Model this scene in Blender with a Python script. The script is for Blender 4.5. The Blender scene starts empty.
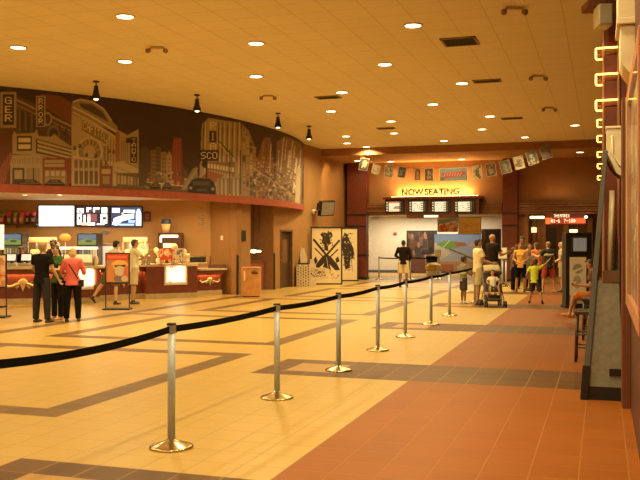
import bpy, bmesh, math, random
from mathutils import Vector, Matrix, Euler
random.seed(7)
SC = bpy.context.scene
COL = SC.collection
PI = math.pi
def R(a): return math.radians(a)

# ------------------------------------------------------------------ survey
F, HY, H = 858.0, 242.0, 1.66        # focal length, horizon row, eye height
TH = R(18.2)                         # the lobby's long axis is +Y, the camera is turned 18.2 deg to its left
sT, cT = math.sin(TH), math.cos(TH)
def at(x, D):
    xc = D*(x-320)/F
    return (-D*sT+xc*cT, D*cT+xc*sT)
def fl(x, y):
    return at(x, H*F/(y-HY))
def DY(x, Y): return Y/(cT+(x-320)/F*sT)
def XY(x, Y): return at(x, DY(x, Y))[0]
def ZY(x, y, Y): return H+(HY-y)/F*DY(x, Y)
def DX(x, X): return X/((x-320)/F*cT-sT)
def YX(x, X): return at(x, DX(x, X))[1]
def ZX(x, y, X): return H+(HY-y)/F*DX(x, X)
def ZD(y, D): return H+(HY-y)/F*D

# ------------------------------------------------------------------ materials
MATS = {}
def lin(c):
    return tuple((v/12.92 if v <= .04045 else ((v+.055)/1.055)**2.4) for v in c)
def mat(name, col, rough=.6, metal=0., noise=.12, scale=6., emit=None, es=0., bump=0., alpha=None, spec=None, trans=0.):
    if name in MATS: return MATS[name]
    m = bpy.data.materials.new(name); m.use_nodes = True
    nt = m.node_tree; b = nt.nodes['Principled BSDF']
    b.inputs['Roughness'].default_value = rough
    b.inputs['Metallic'].default_value = metal
    if spec is not None: b.inputs['Specular IOR Level'].default_value = spec
    tc = nt.nodes.new('ShaderNodeTexCoord')
    nz = nt.nodes.new('ShaderNodeTexNoise'); nz.inputs['Scale'].default_value = scale; nz.inputs['Detail'].default_value = 4
    nt.links.new(tc.outputs['Object'], nz.inputs['Vector'])
    mr = nt.nodes.new('ShaderNodeMapRange'); mr.inputs[1].default_value = .3; mr.inputs[2].default_value = .7
    mr.inputs[3].default_value = 1-noise; mr.inputs[4].default_value = 1+noise
    nt.links.new(nz.outputs['Fac'], mr.inputs[0])
    mx = nt.nodes.new('ShaderNodeVectorMath'); mx.operation = 'SCALE'
    mx.inputs[0].default_value = col[:3]
    nt.links.new(mr.outputs[0], mx.inputs['Scale'])
    nt.links.new(mx.outputs[0], b.inputs['Base Color'])
    if emit:
        b.inputs['Emission Color'].default_value = (*emit, 1); b.inputs['Emission Strength'].default_value = es
    if trans: b.inputs['Transmission Weight'].default_value = trans
    if alpha is not None: b.inputs['Alpha'].default_value = alpha
    if bump:
        bp = nt.nodes.new('ShaderNodeBump'); bp.inputs['Strength'].default_value = bump; bp.inputs['Distance'].default_value = .01
        nt.links.new(nz.outputs['Fac'], bp.inputs['Height']); nt.links.new(bp.outputs[0], b.inputs['Normal'])
    MATS[name] = m
    return m
def paint_mat(name, rough=.5, es=0., dull=0.):
    if name in MATS: return MATS[name]
    m = bpy.data.materials.new(name); m.use_nodes = True
    nt = m.node_tree; b = nt.nodes['Principled BSDF']
    a = nt.nodes.new('ShaderNodeAttribute'); a.attribute_name = 'paint'
    b.inputs['Roughness'].default_value = rough
    if es:
        b.inputs['Base Color'].default_value = (.02, .02, .02, 1)
        nt.links.new(a.outputs['Color'], b.inputs['Emission Color']); b.inputs['Emission Strength'].default_value = es
    else:
        nt.links.new(a.outputs['Color'], b.inputs['Base Color'])
    MATS[name] = m
    return m
def tile_mat(name, col, grout, size=(.34, .347), off=(0, 0), rough=.3, gw=.012, noise=.12, streak=False, tilevar=.1, spec=.5):
    m = bpy.data.materials.new(name); m.use_nodes = True
    nt = m.node_tree; N = nt.nodes; L = nt.links; b = N['Principled BSDF']; b.inputs['Specular IOR Level'].default_value = spec
    tc = N.new('ShaderNodeTexCoord'); sp = N.new('ShaderNodeSeparateXYZ'); L.new(tc.outputs['Object'], sp.inputs[0])
    def M(op, a, bb=None, c=None):
        n = N.new('ShaderNodeMath'); n.operation = op
        for i, v in enumerate((a, bb, c)):
            if v is None: continue
            if isinstance(v, (int, float)): n.inputs[i].default_value = v
            else: L.new(v, n.inputs[i])
        return n.outputs[0]
    g = []; ids = []
    for k in (0, 1):
        u = M('DIVIDE', M('SUBTRACT', sp.outputs[k], off[k]), size[k])
        fr = M('FRACT', u); ids.append(M('FLOOR', u))
        d = M('MULTIPLY', M('MINIMUM', fr, M('SUBTRACT', 1., fr)), size[k])
        g.append(d)
    dist = M('MINIMUM', g[0], g[1])
    isg = N.new('ShaderNodeMapRange'); isg.inputs[1].default_value = gw*.35; isg.inputs[2].default_value = gw*.7
    L.new(dist, isg.inputs[0])
    cb = N.new('ShaderNodeCombineXYZ'); L.new(ids[0], cb.inputs[0]); L.new(ids[1], cb.inputs[1])
    wn = N.new('ShaderNodeTexWhiteNoise'); L.new(cb.outputs[0], wn.inputs['Vector'])
    nz = N.new('ShaderNodeTexNoise'); nz.inputs['Detail'].default_value = 5
    if streak:
        mp = N.new('ShaderNodeMapping'); mp.inputs['Scale'].default_value = (1.0, 10, 1); L.new(tc.outputs['Object'], mp.inputs[0]); L.new(mp.outputs[0], nz.inputs['Vector']); nz.inputs['Scale'].default_value = 2.2
    else:
        L.new(tc.outputs['Object'], nz.inputs['Vector']); nz.inputs['Scale'].default_value = 9
    f = M('ADD', M('MULTIPLY_ADD', wn.outputs['Value'], 2*tilevar, 1-tilevar), M('MULTIPLY_ADD', nz.outputs['Fac'], 2*noise, -noise))
    sc = N.new('ShaderNodeVectorMath'); sc.operation = 'SCALE'; sc.inputs[0].default_value = col; L.new(f, sc.inputs['Scale'])
    mx = N.new('ShaderNodeMix'); mx.data_type = 'RGBA'; mx.inputs[6].default_value = (*grout, 1)
    L.new(isg.outputs[0], mx.inputs[0]); L.new(sc.outputs[0], mx.inputs[7])
    L.new(mx.outputs[2], b.inputs['Base Color'])
    rr = M('MULTIPLY_ADD', nz.outputs['Fac'], .08, rough-.04); L.new(rr, b.inputs['Roughness'])
    bp = N.new('ShaderNodeBump'); bp.inputs['Strength'].default_value = .25; bp.inputs['Distance'].default_value = .003
    L.new(isg.outputs[0], bp.inputs['Height']); L.new(bp.outputs[0], b.inputs['Normal'])
    MATS[name] = m
    return m

# ------------------------------------------------------------------ mesh builder
class MB:
    def __init__(s): s.v = []; s.f = []; s.mi = []; s.mats = []; s.sm = []
    def m(s, mt):
        if mt not in s.mats: s.mats.append(mt)
        return s.mats.index(mt)
    def add(s, vs, fs, mt, smooth=False):
        o = len(s.v); s.v += [tuple(v) for v in vs]; k = s.m(mt)
        for f in fs: s.f.append(tuple(i+o for i in f)); s.mi.append(k); s.sm.append(smooth)
        return s
    def box(s, c, d, mt, rz=0., rot=None):
        hx, hy, hz = d[0]/2, d[1]/2, d[2]/2
        M3 = rot if rot else Matrix.Rotation(rz, 3, 'Z')
        vs = [Vector(c)+M3@Vector((x*hx, y*hy, z*hz)) for x in (-1, 1) for y in (-1, 1) for z in (-1, 1)]
        return s.add(vs, [(0, 1, 3, 2), (4, 6, 7, 5), (0, 4, 5, 1), (2, 3, 7, 6), (0, 2, 6, 4), (1, 5, 7, 3)], mt)
    def bx(s, x0, x1, y0, y1, z0, z1, mt): return s.box(((x0+x1)/2, (y0+y1)/2, (z0+z1)/2), (abs(x1-x0), abs(y1-y0), abs(z1-z0)), mt)
    def prism(s, pts, z0, z1, mt):        # pts counter-clockwise xy
        n = len(pts)
        vs = [(p[0], p[1], z0) for p in pts]+[(p[0], p[1], z1) for p in pts]
        fs = [tuple(range(n-1, -1, -1)), tuple(range(n, 2*n))]+[(i, (i+1) % n, n+(i+1) % n, n+i) for i in range(n)]
        return s.add(vs, fs, mt)
    def extr(s, pts, dv, mt):             # polygon in space extruded along dv
        n = len(pts); dv = Vector(dv)
        vs = [Vector(p) for p in pts]+[Vector(p)+dv for p in pts]
        fs = [tuple(range(n-1, -1, -1)), tuple(range(n, 2*n))]+[(i, (i+1) % n, n+(i+1) % n, n+i) for i in range(n)]
        return s.add(vs, fs, mt)
    def lathe(s, c, prof, mt, n=24, smooth=True):   # prof (r,z) bottom to top
        vs = []; fs = []
        for r, z in prof:
            for i in range(n): a = 2*PI*i/n; vs.append((c[0]+r*math.cos(a), c[1]+r*math.sin(a), c[2]+z))
        for j in range(len(prof)-1):
            for i in range(n): fs.append((j*n+i, j*n+(i+1) % n, (j+1)*n+(i+1) % n, (j+1)*n+i))
        fs.append(tuple(range(n-1, -1, -1))); fs.append(tuple((len(prof)-1)*n+i for i in range(n)))
        return s.add(vs, fs, mt, smooth)
    def tube(s, pts, rad, mt, ref=(0, 1, 0), n=10, smooth=True):
        pts = [Vector(p) for p in pts]; vs = []; fs = []; N_ = len(pts)
        if not isinstance(rad, (list, tuple)): rad = [rad]*N_
        ref0 = Vector(ref)
        for i, p in enumerate(pts):
            t = (pts[min(i+1, N_-1)]-pts[max(i-1, 0)])
            t = t.normalized() if t.length > 1e-9 else Vector((0, 0, 1))
            a = ref0-ref0.dot(t)*t
            if a.length < .15:
                rf = Vector((1, 0, 0)) if abs(t.x) < .7 else Vector((0, 0, 1)); a = rf-rf.dot(t)*t
            a.normalize(); b = t.cross(a)
            r = rad[i]; rw, rd = (r if isinstance(r, (list, tuple)) else (r, r))
            for k in range(n):
                w = 2*PI*k/n; vs.append(p+b*rw*math.cos(w)-a*rd*math.sin(w)*-1)
        for j in range(N_-1):
            for i in range(n): fs.append((j*n+i, j*n+(i+1) % n, (j+1)*n+(i+1) % n, (j+1)*n+i))
        fs.append(tuple(range(n-1, -1, -1))); fs.append(tuple((N_-1)*n+i for i in range(n)))
        return s.add(vs, fs, mt, smooth)
    def ball(s, c, r, mt, n=12, m=8, M3=None):
        r = r if isinstance(r, (list, tuple)) else (r, r, r)
        vs = []; fs = []
        for j in range(1, m):
            ph = PI*j/m
            for i in range(n):
                a = 2*PI*i/n; v = Vector((r[0]*math.sin(ph)*math.cos(a), r[1]*math.sin(ph)*math.sin(a), -r[2]*math.cos(ph)))
                vs.append(Vector(c)+(M3@v if M3 else v))
        for z in (-r[2], r[2]):
            v = Vector((0, 0, z)); vs.append(Vector(c)+(M3@v if M3 else v))
        k = (m-1)*n
        for j in range(m-2):
            for i in range(n): fs.append((j*n+i, j*n+(i+1) % n, (j+1)*n+(i+1) % n, (j+1)*n+i))
        for i in range(n):
            fs.append((k, (i+1) % n, i)); fs.append((k+1, (m-2)*n+i, (m-2)*n+(i+1) % n))
        return s.add(vs, fs, mt, True)
    def mesh(s, name, fix=True):
        me = bpy.data.meshes.new(name); me.from_pydata([tuple(v) for v in s.v], [], s.f)
        for m_ in s.mats: me.materials.append(m_)
        me.polygons.foreach_set('material_index', s.mi); me.polygons.foreach_set('use_smooth', s.sm)
        if fix:
            bm = bmesh.new(); bm.from_mesh(me); bmesh.ops.recalc_face_normals(bm, faces=bm.faces); bm.to_mesh(me); bm.free()
        me.update(); return me
    def build(s, name, parent=None, bevel=0., loc=None, rz=0.):
        o = bpy.data.objects.new(name, s.mesh(name)); COL.objects.link(o)
        if loc: o.location = loc
        o.rotation_euler.z = rz
        if parent: o.parent = parent
        if bevel:
            b = o.modifiers.new('edge', 'BEVEL'); b.width = bevel; b.segments = 2; b.limit_method = 'ANGLE'; b.angle_limit = R(40)
        return o
def tag(o, label=None, cat=None, group=None, kind=None):
    if label: o['label'] = label
    if cat: o['category'] = cat
    if group: o['group'] = group
    if kind: o['kind'] = kind
    return o
def thing(name, label, cat, loc=(0, 0, 0), rz=0., group=None):
    o = bpy.data.objects.new(name, None); COL.objects.link(o); o.empty_display_size = .2
    o.location = loc; o.rotation_euler = (0, 0, rz)
    return tag(o, label, cat, group)
def struct(mb, name, bevel=0.): return tag(mb.build(name, None, bevel), kind='structure')
def kids(o): return [c for c in bpy.data.objects if c.parent == o]
def dup(o, parent=None, loc=None, rz=None, label=None, group=None):
    ch = kids(o)
    c = o.copy(); COL.objects.link(c)
    if parent: c.parent = parent
    if loc: c.location = loc
    if rz is not None: c.rotation_euler.z = rz
    if label: c['label'] = label
    if group: c['group'] = group
    for k in ch: dup(k, c)
    return c

# ------------------------------------------------------------------ flat printed pictures: a small painter
FONT = {'A':'01110100011000111111100011000110001','B':'11110100011000111110100011000111110','C':'01110100011000010000100001000101110',
'D':'11110100011000110001100011000111110','E':'11111100001000011110100001000011111','G':'01110100011000010111100011000101111',
'H':'10001100011000111111100011000110001','I':'01110001000010000100001000010001110','L':'10000100001000010000100001000011111',
'M':'10001110111010110001100011000110001','N':'10001110011010110011100011000110001','O':'01110100011000110001100011000101110',
'P':'11110100011000111110100001000010000','R':'11110100011000111110101001001010001','S':'01111100001000001110000010000111110',
'T':'11111001000010000100001000010000100','K':'10001100101010011000101001001010001','F':'11111100001000011110100001000010000',
'W':'10001100011000110001101011101110001','V':'10001100011000110001100010101000100','U':'10001100011000110001100011000101110',
'0':'01110100011001110101110011000101110','1':'00100011000010000100001000010001110','4':'00010001100101010010111110001000010','6':'01110100001000011110100011000101110','7':'11111000010001000100010000100001000',
'-':'00000000000000011111000000000000000',' ':'0'*35,'<':'00010001100111011110011100011000010','>':'01000011000111001111011100110001000','Y':'10001100010101000100001000010000100'}
class Canvas:
    def __init__(s, x0, y0, x1, y1, step, bg):
        s.x0, s.y0, s.st = x0, y0, step
        s.w = int(round((x1-x0)/step)); s.h = int(round((y1-y0)/step)); s.c = [bg]*(s.w*s.h)
    def px(s, i, j, c):
        if 0 <= i < s.w and 0 <= j < s.h: s.c[j*s.w+i] = c
    def poly(s, pts, col, var=0.):
        xs = [(p[0]-s.x0)/s.st for p in pts]; ys = [(p[1]-s.y0)/s.st for p in pts]; n = len(pts)
        for j in range(max(0, int(min(ys))-1), min(s.h, int(max(ys))+2)):
            y = j+.5; xx = []
            for k in range(n):
                a, b = k, (k+1) % n
                if (ys[a] <= y) != (ys[b] <= y): xx.append(xs[a]+(y-ys[a])*(xs[b]-xs[a])/(ys[b]-ys[a]))
            xx.sort()
            for k in range(0, len(xx)-1, 2):
                for i in range(max(0, int(math.ceil(xx[k]-.5))), min(s.w, int(math.floor(xx[k+1]-.5))+1)):
                    if var:
                        q = 1+random.uniform(-var, var); s.c[j*s.w+i] = (col[0]*q, col[1]*q, col[2]*q)
                    else: s.c[j*s.w+i] = col
        return s
    def rect(s, x0, y0, x1, y1, col, var=0.): return s.poly([(x0, y0), (x1, y0), (x1, y1), (x0, y1)], col, var)
    def line(s, x0, y0, x1, y1, w, col):
        L = math.hypot(x1-x0, y1-y0) or 1; nx, ny = -(y1-y0)/L*w/2, (x1-x0)/L*w/2
        return s.poly([(x0+nx, y0+ny), (x1+nx, y1+ny), (x1-nx, y1-ny), (x0-nx, y0-ny)], col)
    def ell(s, cx, cy, rx, ry, col, var=0., a0=0, a1=360):
        return s.poly([(cx+rx*math.cos(R(a)), cy+ry*math.sin(R(a))) for a in range(a0, a1, 12)]+([(cx+rx*math.cos(R(a1)), cy+ry*math.sin(R(a1)))] if a1 < 360 else []), col, var)
    def speck(s, x0, y0, x1, y1, n, r, cols):
        for k in range(n):
            a, b = random.uniform(x0, x1), random.uniform(y0, y1); w = r*random.uniform(.4, 1.4); h = r*random.uniform(.4, 1.6)
            s.rect(a-w/2, b-h/2, a+w/2, b+h/2, random.choice(cols), .1)
        return s
    def glyph(s, ch, x, y, w, h, col, shx=0., shy=0.):   # shy: drop per unit x
        g = FONT.get(ch, FONT[' '])
        for r in range(7):
            for q in range(5):
                if g[r*5+q] == '1':
                    X0, X1 = x+q*w/5, x+(q+1)*w/5; Y0, Y1 = y+r*h/7, y+(r+1)*h/7
                    s.poly([(X0, Y0+(X0-x)*shy), (X1, Y0+(X1-x)*shy), (X1, Y1+(X1-x)*shy), (X0, Y1+(X0-x)*shy)], col)
    def text(s, t, x, y, w, h, col, gap=.25, shy=0.):
        for k, ch in enumerate(t):
            xx = x+k*w*(1+gap); s.glyph(ch, xx, y+(xx-x)*shy, w, h, col, shy=shy)
        return s
    def vtext(s, t, x, y, w, h, col, gap=.25):
        for k, ch in enumerate(t): s.glyph(ch, x, y+k*h*(1+gap), w, h, col)
        return s
    def blur(s, n=1):
        for _ in range(n):
            c = s.c; W, H_ = s.w, s.h; o = list(c)
            for j in range(H_):
                u, d = max(j-1, 0)*W, min(j+1, H_-1)*W; m = j*W
                for i in range(W):
                    l, r = max(i-1, 0), min(i+1, W-1)
                    a, b, e, f, g = c[m+i], c[m+l], c[m+r], c[u+i], c[d+i]
                    o[m+i] = tuple(a[k]*.36+(b[k]+e[k]+f[k]+g[k])*.16 for k in range(3))
            s.c = o
        return s
    def wash(s, var):
        for k in range(len(s.c)):
            q = 1+random.uniform(-var, var); c = s.c[k]; s.c[k] = (c[0]*q, c[1]*q, c[2]*q)
        return s
def picture(cv, name, mapf, mt, parent=None, thick=None):
    """the canvas as a surface; mapf(u,v) with u,v in canvas coordinates -> point"""
    W_, H_ = cv.w, cv.h; vs = []
    for j in range(H_+1):
        for i in range(W_+1): vs.append(mapf(cv.x0+i*cv.st, cv.y0+j*cv.st))
    fs = []
    for j in range(H_):
        for i in range(W_):
            a = j*(W_+1)+i; fs.append((a, a+W_+1, a+W_+2, a+1))
    me = bpy.data.meshes.new(name); me.from_pydata([tuple(v) for v in vs], [], fs); me.materials.append(mt)
    at_ = me.color_attributes.new('paint', 'FLOAT_COLOR', 'CORNER'); buf = []
    for c in cv.c: buf += [c[0], c[1], c[2], 1.]*4
    at_.data.foreach_set('color', buf); me.update()
    o = bpy.data.objects.new(name, me); COL.objects.link(o)
    if parent: o.parent = parent
    return o
def flatmap(cv, org, ux, uy):
    """org = top-left corner, ux = full width vector, uy = full height vector (down)"""
    org, ux, uy = Vector(org), Vector(ux), Vector(uy); W_, H_ = cv.w*cv.st, cv.h*cv.st
    return lambda u, v: org+ux*((u-cv.x0)/W_)+uy*((v-cv.y0)/H_)

def textmesh(name, s, size, mt, loc, rot, parent=None, ext=.01, sx=1., bold=0.):
    cu = bpy.data.curves.new(name+'_c', 'FONT'); cu.body = s; cu.size = size; cu.extrude = ext; cu.align_x = 'CENTER'; cu.align_y = 'CENTER'; cu.offset = bold
    t = bpy.data.objects.new(name+'_c', cu); COL.objects.link(t)
    dg = bpy.context.evaluated_depsgraph_get(); me = bpy.data.meshes.new_from_object(t.evaluated_get(dg))
    bpy.data.objects.remove(t); me.materials.clear(); me.materials.append(mt); me.name = name
    o = bpy.data.objects.new(name, me); COL.objects.link(o); o.location = loc; o.rotation_euler = rot; o.scale = (sx, 1, 1)
    if parent: o.parent = parent
    return o
def area(name, loc, size, power, col, rot=(0, 0, 0), sy=None, spread=180, shape='DISK'):
    l = bpy.data.lights.new(name, 'AREA'); l.energy = power; l.color = col; l.shape = shape if sy is None else 'RECTANGLE'; l.size = size
    if sy: l.size_y = sy
    l.spread = R(spread)
    o = bpy.data.objects.new(name, l); COL.objects.link(o); o.location = loc; o.rotation_euler = rot; return o
def point(name, loc, power, col, r=.05):
    l = bpy.data.lights.new(name, 'POINT'); l.energy = power; l.color = col; l.shadow_soft_size = r
    o = bpy.data.objects.new(name, l); COL.objects.link(o); o.location = loc; return o
def spot(name, loc, tgt, power, col, ang=60, blend=.6, r=.05):
    l = bpy.data.lights.new(name, 'SPOT'); l.energy = power; l.color = col; l.spot_size = R(ang); l.spot_blend = blend; l.shadow_soft_size = r
    o = bpy.data.objects.new(name, l); COL.objects.link(o); o.location = loc
    o.rotation_euler = (Vector(tgt)-Vector(loc)).to_track_quat('-Z', 'Y').to_euler(); return o
WARM = (1., .78, .34)

# ------------------------------------------------------------------ palette
wall_tan = mat('painted_tan_wall', (.30, .145, .045), .75, noise=.06, scale=2, bump=.1)
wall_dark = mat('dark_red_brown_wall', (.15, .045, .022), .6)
red_brown = mat('red_laminate', (.22, .045, .018), .45)
col_red = mat('column_dark_red', (.17, .034, .017), .5)
maroon = mat('maroon_panel', (.145, .032, .018), .45, noise=.2, scale=4)
cream = mat('cream_plaster', (.72, .60, .42), .7)
white_wall = mat('white_corridor_paint', (.80, .74, .62), .75, noise=.04)
black = mat('black_powder_coat', (.015, .013, .012), .45)
blackgloss = mat('black_glossy_plastic', (.02, .018, .018), .2)
steel = mat('brushed_aluminium', (.44, .47, .56), .5, .3, noise=.08, scale=30)
brass = mat('polished_base_metal', (.62, .50, .30), .2, 1., noise=.1)
belt_m = mat('black_webbing', (.006, .005, .005), .9, spec=.1)
wood = mat('orange_wood_veneer', (.55, .25, .08), .4, noise=.2, scale=5)
wood_dk = mat('dark_wood', (.13, .06, .03), .5, noise=.2)
slat_m = mat('stained_wood_slats', (.28, .12, .05), .5, noise=.2)
worktop_m = mat('beige_laminate_worktop', (.62, .50, .33), .3)
toe_m = mat('beige_base_tile', (.42, .32, .17), .5)
gold = mat('gilded_plaster', (.55, .38, .17), .55)
greyfab = mat('grey_board', (.24, .23, .20), .7, noise=.15, scale=20)
bluegrey = mat('blue_grey_plastic', (.12, .125, .135), .4)
steel_in = mat('stainless_steel', (.55, .52, .46), .3, 1.)
dark_in = mat('dark_interior', (.04, .025, .018), .7)
paint = paint_mat('printed_picture', .45)
mural_p = paint_mat('mural_print', .6)
screen_p = paint_mat('lit_screen', .3, es=1.)
glass = mat('clear_glass', (1, 1, 1), .03, noise=0, alpha=.12)
# ================================================================== THE SETTING
CEIL = 5.45
tan_t = tile_mat('tan_floor_tile', (.46, .295, .085), (.32, .19, .06), off=(-2.2, 5.55), rough=.34, spec=.35, gw=.010, noise=.05, tilevar=.025, streak=False)
brn_t = tile_mat('brown_floor_tile', (.25, .074, .012), (.29, .11, .03), off=(-2.2, 5.55), rough=.42, spec=.15, gw=.010, noise=.16, tilevar=.06, streak=True)
drk_t = tile_mat('dark_floor_tile', (.105, .045, .018), (.24, .13, .05), off=(-2.2, 5.55), rough=.42, spec=.2, gw=.012, noise=.2, tilevar=.15)
str_t = tile_mat('stripe_floor_tile', (.14, .072, .022), (.30, .19, .07), off=(-2.2, 5.55), rough=.38, spec=.3, gw=.010, noise=.2, tilevar=.12)
ins_t = tile_mat('inset_floor_tile', (.37, .20, .06), (.30, .18, .07), off=(-2.2, 5.55), rough=.38, spec=.3, gw=.010, noise=.08, tilevar=.05)
TX, TY = .34, .347
def floor_kind(ix, iy):
    k = iy % 17
    y = 5.55+iy*TY
    if y > 36.9: return tan_t
    if ix >= -6 and k >= 13 and y < 30:
        if ix in (-5, -4) and k in (14, 15): return ins_t
        return drk_t
    if ix >= 0: return brn_t
    if -21 <= ix <= -9 and k in (0, 4): return str_t
    if ix in (-21, -9) and k not in (1, 2, 3): return str_t
    if ix == -25 and y < 25: return str_t
    if -25 <= ix < -21 and k == 0 and y < 25: return str_t
    return tan_t
mb = MB()
for ix in range(-68, 12):
    iy = -28; 
    while iy < 130:
        k = floor_kind(ix, iy); j = iy+1
        while j < 130 and floor_kind(ix, j) is k: j += 1
        x0 = -2.2+ix*TX; y0, y1 = 5.55+iy*TY, 5.55+j*TY
        mb.add([(x0, y0, 0), (x0+TX, y0, 0), (x0+TX, y1, 0), (x0, y1, 0)], [(0, 1, 2, 3)], k); iy = j
floor = tag(bpy.data.objects.new('floor', mb.mesh('floor', False)), kind='structure'); COL.objects.link(floor)

ceil_t = tile_mat('acoustic_ceiling_tile', (.77, .67, .50), (.63, .51, .33), size=(.61, .61), off=(0, 0), rough=.9, gw=.018, noise=.03, tilevar=.02)
struct(MB().bx(-24.5, 1.8, -4.2, 33.4, CEIL, CEIL+.1, ceil_t), 'ceiling')
# dropped bulkhead over the entrances
sof_face = mat('bulkhead_brown_paint', (.30, .13, .05), .7, noise=.05)
m_ = MB().bx(-11.1, 1.8, 33.3, 33.42, 5.16, CEIL+.1, sof_face).bx(-11.1, 1.8, 33.42, 37.6, 5.16, 5.3, mat('bulkhead_under', (.42, .22, .08), .7))
struct(m_, 'ceiling_bulkhead')

# left wall, X = -10.9
LW = -10.9
ya0, ya1 = YX(250.5, LW), YX(273.5, LW)
yd0, yd1 = YX(280.3, LW), YX(292, LW)
m_ = MB()
m_.bx(LW-.2, LW, 24.8, ya0, 0, 3.0, wall_tan).bx(LW-.2, LW, ya1, yd0, 0, 3.04, wall_tan)
m_.bx(LW-.2, LW, yd0, yd1, 2.08, 3.04, wall_tan).bx(LW-.2, LW, yd1, 37.3, 0, 3.04, wall_tan)
m_.bx(LW-.2, LW, 30.5, 37.3, 3.04, CEIL+.05, wall_tan)
struct(m_, 'wall_left')
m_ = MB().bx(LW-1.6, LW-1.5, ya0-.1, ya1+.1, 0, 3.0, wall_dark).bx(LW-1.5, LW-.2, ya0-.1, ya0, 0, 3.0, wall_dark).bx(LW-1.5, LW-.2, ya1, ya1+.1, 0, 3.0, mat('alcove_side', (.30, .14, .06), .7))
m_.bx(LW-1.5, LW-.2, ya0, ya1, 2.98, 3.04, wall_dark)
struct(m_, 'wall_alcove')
# door in the left wall
dm = mat('dark_brown_door', (.06, .028, .014), .45)
m_ = MB().bx(LW-.14, LW-.10, yd0+.05, yd1-.05, 0, 2.04, dm)
door = tag(m_.build('door_1', None, .004), kind='structure')
m_ = MB().bx(LW-.15, LW+.02, yd0-.03, yd0+.05, 0, 2.1, wood_dk).bx(LW-.15, LW+.02, yd1-.05, yd1+.03, 0, 2.1, wood_dk).bx(LW-.15, LW+.02, yd0+.05, yd1-.05, 2.04, 2.1, wood_dk)
m_.build('door_frame', door)
MB().tube([(LW-.1, yd0+.16, 1.0), (LW-.05, yd0+.16, 1.0), (LW-.05, yd0+.28, 1.0)], .012, steel).build('door_handle', door)
MB().bx(LW-.099, LW-.09, yd0+.45, yd1-.25, .9, 1.75, mat('door_inset', (.16, .07, .03), .3)).build('door_window', door)
# wall beside the counter and concession back wall
def slab(mb, a, b, th, z0, z1, mt):
    a, b = Vector((*a, 0)), Vector((*b, 0)); d = (b-a).normalized(); n = Vector((-d.y, d.x, 0))*th
    return mb.prism([(a.x, a.y), (b.x, b.y), (b.x+n.x, b.y+n.y), (a.x+n.x, a.y+n.y)], z0, z1, mt)
struct(slab(MB(), (-12.0, 25.2), (-10.9, 24.8), .2, 0, 3.0, wall_tan), 'wall_pier')
conc_wall = mat('concession_wall_tan', (.42, .225, .08), .7, noise=.05, scale=2)
struct(slab(MB(), (-24.5, 20.43), (-12.0, 25.2), .2, 0, 3.0, conc_wall), 'wall_concession')
struct(MB().bx(-24.6, -24.5, -4.2, 21, 0, CEIL, wall_tan), 'wall_west')
struct(MB().bx(-24.6, 1.8, -4.3, -4.2, 0, CEIL, wall_tan), 'wall_back')

# curved bulkhead that carries the mural
CTRL = [(-21.5, 11.6), (-18.6, 13.0), (-16.2, 14.9), (-13.95, 17.35), (-12.95, 18.7), (-12.1, 20.1), (-11.35, 21.9), (-10.75, 24.2), (-10.5, 26.6), (-10.55, 29.0), (-10.88, 31.0), (-11.2, 32.6)]
def catmull(P, n):
    out = []
    for i in range(1, len(P)-2):
        p0, p1, p2, p3 = [Vector(p) for p in P[i-1:i+3]]
        for k in range(n):
            t = k/n; out.append(.5*((2*p1)+(-p0+p2)*t+(2*p0-5*p1+4*p2-p3)*t*t+(-p0+3*p1-3*p2+p3)*t**3))
    out.append(Vector(P[-2])); return out
CV = catmull(CTRL, 12)
def band(mb, off0, off1, z0, z1, mt):      # strip along the curve between two outward offsets
    def o(i, d):
        t = (CV[min(i+1, len(CV)-1)]-CV[max(i-1, 0)]).normalized(); n = Vector((t.y, -t.x)); return CV[i]+n*d
    n = len(CV); vs = []; fs = []
    for i in range(n):
        a, b = o(i, off0), o(i, off1); vs += [(a.x, a.y, z0), (b.x, b.y, z0), (b.x, b.y, z1), (a.x, a.y, z1)]
    for i in range(n-1):
        for k in range(4): fs.append((i*4+k, i*4+(k+1) % 4, i*4+4+(k+1) % 4, i*4+4+k))
    fs += [(0, 1, 2, 3), tuple(4*(n-1)+k for k in (3, 2, 1, 0))]
    return mb.add(vs, fs, mt)
struct(band(MB(), -.15, 0, 3.0, CEIL, mat('mural_backing', (.05, .02, .012), .7)), 'wall_mural')
poly = [(p.x, p.y) for p in CV]
back = [(-11.05, 31.0), (-11.05, 25.3), (-12.1, 25.7), (-24.5, 20.9), (-24.5, 13.0)]
struct(MB().prism(poly+back, 3.0, 3.06, mat('concession_ceiling', (.72, .58, .36), .8)), 'ceiling_concession')
struct(band(MB(), -.12, .07, 2.87, 3.07, mat('mural_ledge_red', (.34, .075, .036), .5)), 'trim_1')
# mural
xs = []
for i in range(len(CV)-1):
    for k in range(10):
        p = CV[i].lerp(CV[i+1], k/10); d = -p.x*sT+p.y*cT; xs.append((320+F*(p.x*cT+p.y*sT)/d, p.x, p.y, d))
def on_curve(x, out=.03):
    lo, hi = 0, len(xs)-1
    while hi-lo > 1:
        m = (lo+hi)//2
        if xs[m][0] < x: lo = m
        else: hi = m
    a, b = xs[lo], xs[hi]; t = (x-a[0])/(b[0]-a[0]) if b[0] != a[0] else 0; t = max(0, min(1, t))
    q = [a[i]+(b[i]-a[i])*t for i in range(4)]
    tx, ty = b[1]-a[1], b[2]-a[2]; l = math.hypot(tx, ty) or 1
    return q[1]+ty/l*out, q[2]-tx/l*out, q[3]
SKY = (.048, .024, .016); DK = (.030, .018, .012); BG = (.36, .28, .19); LB = (.44, .35, .23); MID = (.16, .11, .08); RD = (.20, .055, .035); RD2 = (.28, .085, .05); HI = (.62, .50, .34); LT = (.66, .52, .35)
c = Canvas(-60, 70, 306, 212, .5, SKY)
c.rect(-60, 70, 306, 212, SKY, .12)
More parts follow.
